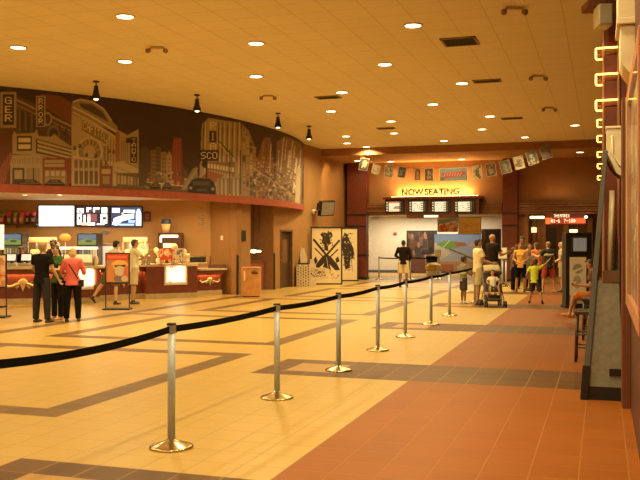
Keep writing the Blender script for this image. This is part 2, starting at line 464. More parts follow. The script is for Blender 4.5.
def brk(x0, y0, x1, y1, n, r, cols, v=.1): c.speck(x0, y0, x1, y1, n, r, cols)
def cars(xs_, y):
    for x, w in xs_:
        c.poly([(x, y+3), (x+w*.12, y+1), (x+w*.3, y-1.4), (x+w*.7, y-1.4), (x+w*.88, y+1), (x+w, y+3), (x+w, y+5), (x, y+5)], DK); c.rect(x+w*.32, y-.7, x+w*.68, y+.9, MID); c.line(x+w*.1, y+2.2, x+w*.9, y+2.2, .5, (.30, .24, .18))
# street
c.poly([(-60, 180), (120, 184), (240, 192), (306, 200), (306, 212), (-60, 212)], (.12, .085, .06), .15)
# brick block at the left with raking cornice
c.poly([(-60, 92), (14, 94), (72, 124), (72, 190), (-60, 190)], (.085, .055, .045), .25)
c.poly([(40, 94), (60, 96), (72, 104), (72, 124), (40, 106)], (.17, .06, .035), .15)
for dy, w, cc in ((0, 1.8, (.34, .22, .14)), (3, .8, (.09, .05, .03)), (5, 1.4, (.28, .17, .11)), (8, .7, (.2, .12, .08))): c.line(14, 99+dy, 72, 127+dy, w, cc)
for x in (19, 25, 31, 49, 56, 63): c.rect(x, 108+(x-14)*.42, x+4, 131+(x-14)*.1, (.045, .035, .04), .15); c.rect(x, 108+(x-14)*.42, x+.8, 131, (.22, .15, .10))
c.ell(53, 134, 6.5, 9, (.16, .12, .09)); c.ell(53, 135, 4.6, 7, (.05, .04, .04))
c.rect(-60, 130, 11, 190, (.13, .045, .03), .15)
for q in range(-58, -2, 12): c.rect(q, 98, q+6, 124, (.05, .04, .04), .1); c.rect(q, 160, q+8, 182, (.3, .22, .12), .2)
# first marquee and shop
c.poly([(12, 135), (14, 131), (16, 134), (34, 133), (36, 129), (38, 136), (50, 137), (54, 134), (58, 138), (73, 148), (73, 162), (36, 155), (12, 154)], BG, .08)
c.rect(16.5, 136, 31.5, 151, (.05, .035, .028)); c.rect(18, 138, 30, 142.6, HI); c.rect(18, 144.4, 30, 149, HI)
c.poly([(35.5, 138.5), (72, 149), (72, 161), (35.5, 153)], (.06, .045, .035))
for k in range(3): c.poly([(37, 140+k*4.2), (71, 150+k*3.6), (71, 152+k*3.6), (37, 142.8+k*4.2)], LB)
for k in range(14): c.rect(38+k*2.4, 156+k*.45, 39+k*2.4, 157+k*.45, HI)
c.rect(10, 155, 42, 184, (.34, .27, .18), .1); c.rect(11, 157, 41, 165, BG, .06)
for k in range(6): c.rect(12+k*5, 158, 15+k*5, 164, (.20, .15, .10)); c.line(13.5+k*5, 158, 13.5+k*5, 164, .6, LB)
c.rect(12, 168, 24, 184, (.07, .04, .03)); c.rect(14, 170, 22, 179, BG, .1); c.rect(26, 168, 40, 184, (.26, .19, .13), .15); c.line(33, 168, 33, 184, .8, DK)
c.poly([(-2, 170), (10, 152), (12, 156), (4, 186), (-2, 186)], RD2, .1); 
for k in range(4): c.line(1+k*2.6, 165-k*3.6, 0+k*1.8, 186, .6, (.12, .04, .025))
c.rect(42, 158, 71, 186, RD, .12); c.rect(44, 160, 66, 167, BG, .1); c.line(45, 163.5, 65, 163.5, .7, RD); c.rect(44, 170, 66, 184, (.24, .17, .11), .2)
for k in range(4): c.rect(45+k*5.3, 171, 48.6+k*5.3, 176, LB, .1); c.rect(45+k*5.3, 178, 48.6+k*5.3, 183, (.34, .24, .15), .2)
c.poly([(64, 158), (77, 168), (77, 173), (64, 170)], RD); cars(((17, 24), (69, 25), (44, 20)), 181)
# domed theatre
c.poly([(71, 108), (84, 116), (107, 131), (118, 139), (120, 186), (71, 186)], (.40, .32, .21), .06)
c.poly([(71, 106), (73, 101), (80, 99.5), (92, 102), (103, 109), (111, 121), (117, 127), (117, 133), (71, 114)], (.27, .215, .15), .06)
c.poly([(79, 103), (92, 105), (102, 112), (108, 122), (80, 107)], (.075, .055, .045))
for pts, w in ((((72, 102), (80, 99.5), (92, 102), (103, 109), (111, 121)), 1.2), (((72, 107), (90, 116), (108, 127), (118, 134)), 1.5), (((72, 112), (90, 121), (108, 132), (117, 138)), .8)):
    for k in range(len(pts)-1): c.line(*pts[k], *pts[k+1], w, HI)
c.poly([(82, 119), (108, 134), (105, 145), (81, 131)], (.22, .17, .12)); c.line(82, 119, 108, 134, .7, HI); c.line(81, 131, 105, 145, .7, HI)
c.ell(89, 152, 13, 15, (.52, .42, .28)); c.ell(89, 152, 11, 13, (.22, .17, .12)); c.ell(89, 153, 6, 8, (.40, .32, .21))
for k in range(7): c.line(89, 154, 89+11*math.cos(R(195+k*25)), 152+13*math.sin(R(195+k*25)), .7, LB)
c.rect(72, 157, 110, 186, (.36, .28, .19), .08); c.line(72, 157, 112, 163, 1., HI)
for k in range(7): c.rect(74+k*5, 160, 77+k*5, 168, (.16, .11, .075)); c.rect(74+k*5, 171, 77.6+k*5, 184, (.12, .08, .055)); c.line(73+k*5, 158, 73+k*5, 186, .6, LB)
for (x, y) in ((86, 155), (95, 156), (79, 146), (109, 151), (113, 152), (74, 148)): c.ell(x, y, 1.7, 2.1, DK); c.ell(x-.4, y-.5, .6, .7, LB)
c.rect(99, 166, 112, 186, RD, .15); c.rect(101, 169, 110, 174, LB); c.rect(102, 176, 109, 184, (.28, .2, .13)); c.rect(103, 146, 108, 161, (.20, .15, .10)); c.line(105.5, 146, 105.5, 161, .6, LB)
for x in range(110, 120, 3): c.line(x, 140, x, 163, .7, (.22, .165, .11))
# building with the slanted banner sign
c.poly([(115, 129), (127, 135), (138, 129), (138, 168), (115, 170)], (.36, .28, .18), .06); c.rect(115, 132, 119, 172, (.28, .12, .065), .1)
for x in range(121, 129, 2): c.line(x, 140, x, 163, .6, (.22, .155, .10))
c.poly([(128, 136), (138, 129.5), (138, 163), (128.5, 166)], (.36, .29, .2)); c.rect(129.6, 137, 136.6, 163, (.04, .025, .02)); c.rect(125.5, 138, 131, 143, DK)
c.poly([(114, 162), (124, 161), (147, 171), (147, 177), (133, 180), (114, 172)], LB, .05); c.line(124, 162, 147, 172, .9, (.25, .12, .08)); c.line(114, 172, 133, 180, .8, DK); c.line(114, 167, 133, 174, .6, (.25, .2, .14))
c.rect(116, 173, 147, 188, (.13, .09, .06), .2)
for k in range(9): c.rect(117+k*3.3, 175+k*.5, 119+k*3.3, 184+k*.3, random.choice([LB, BG, (.25, .15, .09)]), .15)
# far skyline
c.poly([(138, 150), (145, 146), (150, 152), (152, 186), (138, 186)], (.085, .06, .045), .2)
for (x0, x1, y, cc) in ((147, 151, 156, (.10, .06, .04)), (150, 156, 150, (.20, .13, .08)), (155, 160, 147, (.13, .085, .06)), (160, 166, 152, (.26, .18, .11)), (166, 171, 156, (.36, .26, .17))):
    c.rect(x0, y, x1, 188, cc, .15)
    for yy in range(int(y)+3, 180, 4): c.line(x0+1, yy, x1-1, yy, .7, (cc[0]*.45, cc[1]*.45, cc[2]*.45))
c.poly([(166, 156), (168.5, 150), (171, 156)], (.34, .24, .16))
c.poly([(171, 188), (171, 150), (173, 137), (181, 138), (182, 188)], (.20, .05, .032), .12)
for x in (173.5, 176, 178.5): c.line(x, 140, x, 184, .6, (.30, .09, .055))
c.poly([(182, 188), (182, 166), (186, 170), (190, 188)], (.10, .06, .045), .2)
brk(146, 172, 186, 188, 60, 1.8, [LB, (.10, .06, .045), (.26, .14, .08), BG]); c.line(146, 182, 190, 187, .8, HI); cars(((150, 10), (162, 9)), 184)
c.poly([(180, 190), (191, 170), (196, 166), (199, 190)], (.24, .18, .12), .15); c.line(184, 188, 197, 168, .7, LB)
# striped tower
c.poly([(201, 124), (208, 118), (240, 123), (243, 194), (198, 192)], (.33, .26, .17), .07)
for x in (203, 218, 222, 227, 232, 237): c.line(x, 122, x-1, 162, 1.2, (.12, .085, .06)); c.line(x+1.8, 122, x+.8, 174, .8, HI)
c.rect(207.5, 120, 217, 151, (.37, .30, .2)); c.rect(208.6, 131, 215.6, 142.5, (.025, .018, .016)); c.rect(198.5, 150, 218, 161, (.025, .018, .015))
c.line(217, 140, 233, 157, 1., DK); c.line(217, 143, 230, 157, .6, HI)
c.rect(205, 162, 234, 177, (.20, .14, .095), .15)
for k in range(9): c.rect(207+k*3, 163.5+k*.5, 209+k*3, 168+k*.5, LT if k % 2 else HI); c.rect(208+k*2.6, 170+k*.5, 209.6+k*2.6, 175+k*.4, LB)
c.poly([(201, 177), (208, 171), (223, 175), (218, 182), (202, 182)], (.28, .105, .06), .08); c.rect(205, 160, 206.4, 178, DK); c.ell(204, 164, 3, 4, DK)
c.rect(216, 178, 243, 196, (.30, .23, .15), .1)
for k in range(6): c.line(219+k*4, 178, 219+k*4, 196, .8, (.14, .10, .07)); c.line(221+k*4, 180, 221+k*4, 196, .8, LB)
c.poly([(187, 194), (187, 186), (191, 180), (195, 178), (208, 178.5), (213, 182), (215, 188), (215, 196)], (.022, .016, .014)); c.rect(192, 181.5, 209, 185.5, (.075, .055, .045)); c.rect(196, 189, 206, 191, (.10, .07, .05)); c.ell(190, 188, 1.4, 1.4, BG); c.ell(212, 189, 1.4, 1.4, BG)
# avenue of sign columns
c.poly([(241, 124), (248, 131), (255, 150), (257, 198), (240, 196)], (.27, .19, .12), .12)
for x in (242, 245.5, 249, 252.5):
    y = 130+(x-241)*1.5
    while y < 194:
        h = random.uniform(3, 8); c.rect(x, y, x+2.6, y+h, random.choice([LB, HI, (.30, .18, .11), (.10, .07, .05), BG]), .1); c.line(x+.6, y+h*.5, x+2.2, y+h*.5, .6, DK); y += h+random.uniform(.6, 2)
for x in (229, 239.5): c.line(x, 150, x, 194, .8, DK)
c.poly([(257, 198), (255, 165), (262, 140), (266, 137), (270, 138), (275, 198)], (.20, .10, .06), .14); c.line(270, 144, 268, 196, 1., HI); c.line(263, 142, 258, 182, .8, (.34, .2, .12)); c.line(266, 140, 262, 190, .7, (.10, .05, .035))
c.poly([(274, 198), (276, 142), (284, 136), (298, 142), (303, 150), (300, 206), (274, 201)], (.21, .12, .07), .14)
for (x0, y0, x1, y1, w) in ((283, 138, 279, 178, 1.), (289, 150, 287, 168, 1.3), (292, 141, 289, 165, .9), (296, 158, 292, 196, 1.5), (300, 150, 296, 202, 1.1), (286, 140, 284, 160, .7), (278, 150, 277, 176, .7), (294, 146, 293, 158, 1.)): c.line(x0, y0, x1, y1, w, HI)
brk(252, 172, 298, 203, 260, 2.2, [(.09, .055, .035), (.34, .22, .13), (.17, .10, .06), (.05, .035, .025)]); brk(254, 166, 298, 190, 50, 1.5, [HI, LB]); brk(256, 158, 276, 176, 30, 1.8, [(.34, .18, .10), (.5, .34, .18)])
c.line(250, 166, 285, 190, .8, LB); c.line(262, 160, 296, 184, .6, (.34, .22, .13))
c.poly([(296, 168), (300, 168), (299, 204), (294, 202)], LB, .1)
c.blur(1)
# lettering goes on last
c.rect(0, 92, 16, 128, (.30, .24, .18), .05); c.rect(2.6, 94.5, 13.4, 125, (.04, .026, .022)); c.vtext('GER', 4.6, 97, 7, 7, LT, .26)
c.ell(47, 119, 4.6, 7, (.30, .24, .18)); c.ell(47, 119, 3, 5, (.08, .05, .04)); c.rect(35.5, 96, 45, 127, (.30, .24, .18), .05); c.rect(37, 97.5, 43.6, 126, (.06, .04, .032)); c.vtext('RROR', 38, 98.5, 4.6, 5.4, HI, .25)
c.text('CAPITOL', 83.6, 121.5, 2.7, 8., (.055, .04, .03), .28, shy=.56); c.text('CAPITOL', 83.1, 121, 2.7, 8., LT, .28, shy=.56)
c.vtext('TANTO', 131.2, 138.5, 3.9, 3.8, HI, .25)
c.vtext('R', 209, 121.8, 6.4, 7.6, LT); c.vtext('I', 210, 133, 4, 7.6, LT); c.vtext('A', 209, 143, 6.4, 6.8, LT)
c.text('SCO', 200, 152, 4.8, 7.2, LT, .22)
c.wash(.05)
def mural_map(u, v):
    x, y, d = on_curve(u); return (x, y, max(3.06, min(CEIL-.005, ZD(v, d))))
mo = picture(c, 'wall_mural_print', mural_map, mural_p); tag(mo, kind='structure')

# far facade, Y = 37
FY = 37.0
xc0, xc1 = LW, XY(366, FY)
o0, o1 = XY(366, FY), XY(502, FY); o2, o3 = XY(528, FY), .45
ztop = ZY(420, 215, FY)
far_tan = mat('facade_brown_tan', (.34, .155, .055), .75, noise=.06, scale=2)
m_ = MB()
m_.bx(LW, xc1, FY, FY+.4, 0, ztop, col_red).bx(LW, .5, FY, FY+.4, ztop, 5.2, far_tan)
m_.bx(o1, o2, FY, FY+.4, 0, ztop, far_tan)
struct(m_, 'wall_far')
def column(x0, x1, name):
    m_ = MB().bx(x0, x1, FY-.45, FY, 0, 5.16, col_red)
    o = struct(m_, name, .01)
    j = MB()
    for y in (213.5, 225.5, 256): j.bx(x0-.012, x1+.012, FY-.47, FY, ZY(500, y, FY-.45)-.035, ZY(500, y, FY-.45)+.035, black)
    j.bx(x0-.02, x1+.02, FY-.48, FY, 0, .12, black)
    j.build('joint_band', o)
column(XY(347, FY-.45)+.0, XY(366, FY-.45), 'column_left')
column(XY(502.5, FY-.45), XY(517.5, FY-.45), 'column_right')
for n, (a, b) in enumerate(((366.5, 386), (478, 502), (517.8, 601))):
    z0, z1 = ZY(a, 214.5, FY-.25), ZY(a, 202.5 if n else 203.5, FY-.25)
    s_ = MB(); k = 5
    for i in range(k):
        h = (z1-z0)/k; s_.bx(XY(a, FY-.25), XY(b, FY-.25), FY-.25-(.05 if i % 2 else 0), FY, z0+i*h+.012, z0+(i+1)*h-.012, slat_m)
    s_.bx(XY(a, FY-.25), XY(b, FY-.25), FY-.15, FY, z0, z1, wood_dk)
    struct(s_, 'trim_%d' % (n+2))
# corridor behind the left entrance
m_ = MB().bx(-13.5, -4.5, 45.4, 45.6, 0, 3.2, white_wall).bx(-13.6, -13.4, FY+.4, 45.6, 0, 3.2, white_wall).bx(o1+.3, o1+.5, FY+.4, 45.6, 0, 3.2, wall_tan)
struct(m_, 'wall_corridor')
struct(MB().bx(-13.4, o1+.3, 45.36, 45.4, 0, .14, mat('blue_grey_base', (.10, .12, .16), .5)), 'baseboard_corridor')
struct(MB().bx(-13.6, 1.5, FY+.4, 46, 3.05, 3.15, mat('corridor_ceiling', (.75, .68, .55), .8)), 'ceiling_corridor')
# foyer behind the right entrance
brn_w = mat('foyer_brown_wall', (.20, .09, .035), .65)
m_ = MB().bx(o1+.5, 1.5, 43.0, 43.2, 0, 3.1, brn_w)
for i, x in enumerate((535, 539, 543.5, 566, 590)):
    a = XY(x, 42.9); m_.bx(a-.12, a+.12, 42.75, 43.0, 0, 2.8, mat('foyer_post', (.40, .20, .08), .5))
m_.bx(XY(547.5, 42.8), XY(555.5, 42.8), 42.9, 43.0, 0, 2.3, mat('foyer_dark_door', (.03, .025, .022), .5))
m_.bx(1.3, 1.5, FY, 43.2, 0, 3.1, brn_w)
struct(m_, 'wall_foyer')

# right wall
RX = .27
struct(MB().bx(RX, RX+.25, -4.2, 45, 0, CEIL, mat('right_wall_maroon', (.085, .022, .012), .5)), 'wall_right')
m_ = MB().bx(.02, RX, 11.0, 11.6, 0, CEIL, maroon)
es_ = mat('dusty_pink_strip', (.36, .16, .09), .5); m_.bx(.0, .03, 10.985, 11.02, 0, CEIL, es_); m_.bx(.175, .205, 10.97, 11.02, 0, CEIL, es_)
struct(m_, 'column_near', .006)
cp = mat('wall_copper_brown', (.24, .085, .04), .5)
m_ = MB().bx(.20, RX, 9.2, 9.41, 0, 3.1, cp).bx(.185, .20, 9.28, 9.34, 0, 3.1, cp).bx(.19, RX, 9.08, 9.2, 0, 3.1, wall_dark)
struct(m_, 'column_thin', .006)
# ================================================================== CEILING FITTINGS
lens_m = mat('lamp_lens', (.9, .8, .6), .4, emit=(1., .82, .50), es=9.)
def downlight(z):
    t = thing('ceiling_light', 'x', 'ceiling light', group='recessed downlights in the ceiling')
    MB().lathe((0, 0, z), [(.17, 0), (.17, -.012), (.145, -.02), (.14, -.004)], cream, 28).build('trim_ring', t)
    MB().lathe((0, 0, z), [(.02, -.006), (.135, -.006), (.135, -.014), (.02, -.018)], lens_m, 28).build('lens', t)
    return t
LPX = [(18, 47, 'farthest left in view'), (125, 16, 'nearest the top left'), (125, 61, 'above the mural marquee'), (256, 43, None), (256, 76, None), (413, 25, None), (385, 64, None),
       (342, 92, None), (331, 111, None), (462, 83, None), (433, 104, None), (490, 116, None), (482, 129, None), (391, 121, None), (394, 133, None), (346, 136, None), (367, 147, None), (347, 143, None), (444, 140.5, None), (525, 137, None), (575, 125, None)]
LLAB = ['white recessed downlight over the left end of the mural, leftmost of all', 'white recessed downlight nearest the top left of the photo', 'white recessed downlight above the curved theatre roof in the mural',
 'nearer of the two downlights left of centre', 'farther of the two downlights left of centre', 'largest downlight, just left of the ceiling air vent', 'downlight down and left of the ceiling air vent',
 'left downlight of the middle pair above the mural end', 'downlight just above the farthest track spotlight', 'right downlight beyond the rightmost small vent', 'downlight in the middle of the ceiling right of centre',
 'downlight above the middle of the string of posters', 'downlight just below the one above the string of posters', 'upper of two downlights close together near the bulkhead', 'lower of two downlights close together near the bulkhead',
 'downlight above the wall television', 'downlight nearest the bulkhead at its left end', 'downlight left of the bulkhead end, above the left column', 'downlight touching the bulkhead above the entrance screens', 'downlight before the bulkhead above the right entrance', 'rightmost downlight in the main ceiling']
first = None; LPOS = []
for (x, y, _), lab in zip(LPX, LLAB):
    D = (CEIL-H)*F/(HY-y); X, Y = at(x, D); Y = min(Y, 33.0); LPOS.append((X, Y))
    if first is None: first = downlight(0); o = first; o.location = (X, Y, CEIL); o['label'] = lab
    else: o = dup(first, None, (X, Y, CEIL), None, lab)
for (x, y), lab in zip(((357.5, 160.5), (394, 162.5), (463, 160), (580, 152)), ('small downlight under the bulkhead at its far left', 'downlight under the bulkhead left of the glowing letters', 'downlight under the bulkhead above the red and blue banner', 'downlight under the bulkhead at its right end')):
    D = (5.16-H)*F/(HY-y); X, Y = at(x, D); Y = max(33.7, min(Y, 36.3)); dup(first, None, (X, Y, 5.16), None, lab, 'downlights under the bulkhead')
    area('soffit_lamp', (X, Y, 5.12), .22, 20, WARM, spread=150)
for (X, Y) in LPOS: area('downlight_and_fill', (X, Y, CEIL-.03), .24, 96, WARM, spread=150)
# unseen fill lamps, added outside the view to brighten the hall
for X in (-19.5, -16.5, -13.5): 
    for Y in (1.5, 7., 12.): area('downlight_and_fill', (X+.5, Y, CEIL-.03), .24, 96, WARM, spread=150)
for X, Y in ((-1.1, 5.4), (-1.1, 7.4), (-1.5, 3), (-4.5, 0.5), (-7.6, 6.5), (-10.7, 2.5), (-1.2, 9), (-4.4, 11.5), (-7.5, 1.), (-10.7, 8.5), (-1.5, -2)): area('downlight_and_fill', (X, Y, CEIL-.03), .24, 96, WARM, spread=150)  # leading pair added near the right wall to light the cream corbels

def vent(x, y, w, d, lab, dark):
    D = (CEIL-H)*F/(HY-y); X, Y = at(x, D)
    t = thing('ceiling_vent', lab, 'air vent', (X, Y, CEIL), 0, 'ceiling air vents')
    fr = MB(); 
    for s in (-1, 1): fr.box((s*w/2, 0, -.012), (.04, d+.04, .024), dark).box((0, s*d/2, -.012), (w+.04, .04, .024), dark)
    fr.box((0, 0, -.003), (.03, d, .006), dark); fr.build('frame', t)
    sl = MB()
    n = int(d/.06)
    for i in range(n): sl.box((0, -d/2+(i+.5)*d/n, -.010), (w, .012, .018), black, rot=Matrix.Rotation(R(35), 3, 'X'))
    sl.box((0, 0, -.001), (w, d, .002), black); sl.build('louvre', t)
vm = mat('vent_brown_metal', (.22, .13, .06), .5)
vent(460, 41, .62, .62, 'large dark louvred air vent between two downlights', vm)
vent(487, 80.5, .6, .3, 'thin air vent beside the right downlight column', vm)
vent(328, 97, .6, .35, 'thin air vent near the left end of the ceiling over the mural', vm)
vent(386, 128, .55, .3, 'small air vent close to the two paired downlights', vm)
vent(512, 118, .6, .3, 'faint air vent near the bulkhead on the right', vm)
# two-headed emergency lamps
def emerg():
    t = thing('emergency_light', 'x', 'emergency light', group='twin headed emergency lamps on the ceiling')
    MB().box((0, 0, -.03), (.34, .12, .06), mat('lamp_beige_case', (.50, .38, .22), .5)).build('housing', t, .008); vm = mat('lamp_head_brown', (.34, .22, .11), .5)
    for s in (-1, 1): 
        h = MB().tube([(s*.17, 0, -.04), (s*.23, 0, -.07)], .018, vm).tube([(s*.22, .05, -.09), (s*.24, -.07, -.13)], [.05, .07], vm); h.build('lamp_head', t)
    return t
e0 = None
for x, y, lab in ((157, 46.5, 'twin headed emergency lamp between two left downlights'), (268, 95, 'twin headed emergency lamp above the mural near its right end'), (514, 7, 'twin headed emergency lamp at the top right of the ceiling'), (538, 75, 'twin headed emergency lamp under the right side of the ceiling'), (549, 107, 'farthest twin headed emergency lamp on the right')):
    D = (CEIL-H)*F/(HY-y); X, Y = at(x, D)
    if e0 is None: e0 = emerg(); e0.location = (X, Y, CEIL); e0.rotation_euler.z = TH; e0['label'] = lab
    else: dup(e0, None, (X, Y, CEIL), TH, lab)
for o in bpy.data.objects:
    if o.name.startswith('emergency_light'): o.scale = (.72, .72, .72)
# black track spotlights before the mural
bulb_m = mat('spot_bulb', (.9, .8, .6), .3, emit=(1, .8, .5), es=3.)
def tspot():
    t = thing('spotlight', 'x', 'spotlight', group='black spotlights hanging before the mural')
    MB().lathe((0, 0, -.03), [(.075, 0), (.075, .03)], black, 20).build('ceiling_plate', t)
    MB().tube([(0, 0, -.02), (0, 0, -.14)], .016, black).tube([(-.06, 0, -.12), (.06, 0, -.12)], .012, black).build('stem', t)
    h = MB().lathe((0, 0, -.42), [(.105, 0), (.10, .05), (.075, .12), (.062, .2), (.05, .28), (.02, .30)], black, 20); h.build('lamp_head', t)
    MB().ball((0, 0, -.425), (.06, .06, .03), bulb_m, 14, 8).build('bulb', t)
    return t
s0 = None
for x, y, lab in ((96, 81, 'largest black spotlight, above the domed theatre in the mural'), (197, 94.5, 'black spotlight hanging second from the left'), (278, 113, 'black spotlight hanging third from the left'), (309, 126, 'farthest black spotlight near the right end of the mural')):
    D = (CEIL-H)*F/(HY-y); X, Y = at(x, D)
    if s0 is None: s0 = tspot(); s0.location = (X, Y, CEIL); s0['label'] = lab
    else: dup(s0, None, (X, Y, CEIL), None, lab)

# ================================================================== BELT STANCHIONS
def stanchion(brassy=True, hb=1.0):
    t = thing('stanchion', 'x', 'stanchion')
    prof = [(.175, 0), (.178, .006), (.176, .016), (.165, .022), (.12, .036), (.07, .052), (.045, .062), (.034, .075)]
    MB().lathe((0, 0, 0), prof, brass, 40).build('base', t)
    MB().lathe((0, 0, 0), [(.031, .06), (.031, .93)], steel, 24).build('pole', t)
    MB().lathe((0, 0, 0), [(.031, .925), (.036, .93), (.036, .985), (.038, .987), (.038, 1.0), (.02, 1.002)], steel, 24).build('head', t)
    MB().lathe((0, 0, 0), [(.039, .99), (.039, 1.004), (.03, 1.008)], black, 24).build('cap', t)
    return t
def belt(parent, a, b, z=.955, sag=.05, h=.055, n=14):
    """webbing between two posts, in the parent's own space (parent stands at a)"""
    d = Vector((b[0]-a[0], b[1]-a[1], 0)); L = d.length; d.normalize(); nn = Vector((-d.y, d.x, 0))*.0015
    vs = []; fs = []
    for i in range(n+1):
        t = i/n; s = .036+(L-.072)*t; zz = z-sag*4*t*(1-t)
        for sg, dz in ((-1, -h/2), (1, -h/2), (1, h/2), (-1, h/2)):
            p = d*s+nn*sg; vs.append((p.x, p.y, zz+dz))
    for i in range(n):
        for k in range(4): fs.append((i*4+k, i*4+(k+1) % 4, i*4+4+(k+1) % 4, i*4+4+k))
    fs += [(0, 1, 2, 3), (4*n+3, 4*n+2, 4*n+1, 4*n)]
    MB().add(vs, fs, belt_m).box((d.x*.045, d.y*.045, z), (.03, .03, h+.012), black, math.atan2(d.y, d.x)).build('belt', parent)
PX = [fl(171.5, 447.5), fl(277, 398), fl(338.5, 370.5), fl(377.7, 350.5), fl(405.3, 337), fl(431, 324.5), fl(449.5, 315.5)]
posts = [(-3.40, 3.95)]+[tuple(p) for p in PX]+[(-3.30, 23.55)]
SL = ['nearest silver belt post, just outside the left edge of the photo', 'nearest full silver belt post with round brass coloured base, largest of the row', 'second silver belt post from the front, left of the dark floor band', 'third silver belt post, standing at the end of the dark floor band', 'fourth silver belt post of the long row', 'fifth silver belt post of the long row', 'sixth silver belt post of the long row', 'seventh silver belt post, the last clear one before the boy', 'last silver belt post of the long row, hidden behind the boy']
s1 = stanchion(); st = [s1]+[dup(s1) for _ in posts[1:]]
for i, o in enumerate(st):
    o.location = (*posts[i], 0); o['label'] = SL[i]; o['group'] = 'long row of belt posts'
    if i+1 < len(posts): belt(o, posts[i], posts[i+1], sag=.018 if i else .045)
far = [at(379, 38.0), at(410.5, 38.0), at(438, 38.3)]
FL = ['far belt post left of the man in the dark jacket', 'far belt post just right of the man in the dark jacket', 'far belt post carrying a small paper sign by the sky banner']
for i, p in enumerate(far):
    o = dup(s1, None, (*p, 0), None, FL[i], 'short row of belt posts at the entrance')
    for k in kids(o):
        if k.name.startswith('belt'): bpy.data.objects.remove(k)
    if i < 2: belt(o, p, far[i+1], sag=.02)
t = thing('sign_holder', 'small paper sign in a frame on top of the far belt post', 'sign', (*far[2], 1.0), TH)
MB().box((0, 0, .16), (.27, .02, .32), steel).build('frame', t, .004); MB().box((0, -.012, .16), (.23, .006, .28), mat('cream_paper', (.6, .5, .3), .6)).build('sheet', t)
rp = [at(502.5, 33.5), at(506, 31.8)]
for i, p in enumerate(rp):
    o = dup(s1, None, (*p, 0), None, ['belt post just left of the crowd, behind the bald man', 'belt post just left of the crowd, nearest the woman in grey'][i], 'belt posts beside the crowd')
    for k in kids(o):
        if k.name.startswith('belt'): bpy.data.objects.remove(k)
t = thing('sign_holder', 'white sheet in a frame on the belt post beside the crowd', 'sign', (rp[0][0]-.02, rp[0][1], 1.005), TH)
MB().box((0, 0, .22), (.40, .02, .44), steel).build('frame', t, .004); MB().box((0, -.012, .22), (.36, .006, .40), mat('white_sheet', (.8, .75, .65), .6)).build('sheet', t)

# ================================================================== ENTRANCE SIGN BOARD
BY = FY-.9
zb0, zb1 = ZY(430, 214.5, BY), ZY(430, 196.5, BY)
x0, x1 = XY(386, BY), XY(479, BY)
t = thing('showtimes_board', 'long dark red board with four lit screens under the glowing letters', 'sign board', ((x0+x1)/2, BY, 0))
ox = (x0+x1)/2; board_m = mat('board_dark_brown', (.14, .045, .025), .4)
MB().bx(x0-ox, x1-ox, 0, .9, zb0, zb1-.1, board_m).build('case', t, .01)
MB().bx(x0-ox-.12, x1-ox+.12, -.12, .9, zb1-.1, zb1, red_brown).build('cornice', t, .02)
xa, xb = XY(406.5, BY), XY(456, BY)
MB().bx(xa-ox, xb-ox, .02, .7, zb0-.14, zb0, board_m).build('lower_box', t)
MB().bx(XY(424, BY)-ox, XY(438, BY)-ox, -.0, .4, zb0-.12, zb0-.03, mat('lit_exit_strip', (.8, .7, .5), .4, emit=(1., .85, .55), es=1.6)).build('light_strip', t)
random.seed(3)
for i, (a, b) in enumerate(((385.3, 404.5), (408.5, 428), (431, 451), (454, 475.5))):
    xa, xb = XY(a, BY), XY(b, BY); za, zb = ZY(a, 213, BY), ZY(a, 200.5, BY)
    MB().bx(xa-ox, xb-ox, -.05, .02, za, zb, black).build('screen_frame', t, .008)
    cv = Canvas(0, 0, 20, 13, .25, (.02, .012, .008))
    for k in range(4): cv.rect(.8, 1+k*3, 2.6, 2.8+k*3, (.85, .62, .28)); cv.rect(16.2, 1+k*3, 17, 2.8+k*3, (.4, .25, .1))
    cv.rect(3.6, .8, 15.6, 12.2, (1., .86, .52), .05)
    if i == 0: cv.rect(3.6, .8, 15.6, 2.4, (.75, .25, .08)); cv.poly([(8, 9), (11, 6), (15.6, 6), (15.6, 9.5)], (.45, .25, .12), .3); cv.rect(3.6, 10, 15.6, 12.2, (1., .75, .35))
    else:
        for k in range(14): xx, yy = random.uniform(4, 14), random.choice((3, 5, 7, 9, 11)); cv.rect(xx, yy, xx+random.uniform(.6, 2.), yy+.6, (.30, .20, .10))
        cv.rect(12.6, 5, 15.6, 11, (1., .8, .4)); 
        for k in range(4): cv.rect(13, 2+k*2.6, 15.4, 3+k*2.6, (.25, .16, .08))
    picture(cv, 'screen', flatmap(cv, (xa-ox+.03, -.055, zb-.03), (xb-xa-.06, 0, 0), (0, 0, za-zb+.06)), paint_mat('showtime_screen', .3, es=1.0), t)
sm = mat('bronze_letters', (.03, .016, .008), .6)
t2 = thing('lettering', 'raised NOW SEATING letters backlit above the four screens', 'sign lettering', (XY(432, FY-.35), FY-.35, zb1+.22))
textmesh('word', 'NOW', .36, sm, (-.86, 0, 0), (R(90), 0, 0), t2, .012, 1.0, .012)
textmesh('word', 'SEATING', .36, sm, (.43, 0, 0), (R(90), 0, 0), t2, .012, 1.05, .012)
MB().bx(-1.35, 1.35, 0, .02, -.16, -.14, board_m).build('rail', t2)
glow = mat('fluorescent_tube', (.9, .8, .5), .4, emit=(1., .72, .30), es=6.)
t3 = thing('light_tube', 'glowing tube hidden behind the NOW SEATING letters', 'light tube', (XY(434, FY-.15), FY-.15, zb1+.04))
MB().tube([(-1.9, 0, 0), (1.9, 0, 0)], .02, glow).build('tube', t3)
area('letters_cove', (XY(434, FY-.2), FY-.2, zb1+.08), 3.2, 170, (1, .62, .20), (R(180-18), 0, 0), .1)
area('slat_cove', (XY(556, FY-.5), FY-.45, ZY(556, 199, FY)+.06), 1.0, 2.5, (1, .55, .18), (R(180-14), 0, 0), .1)
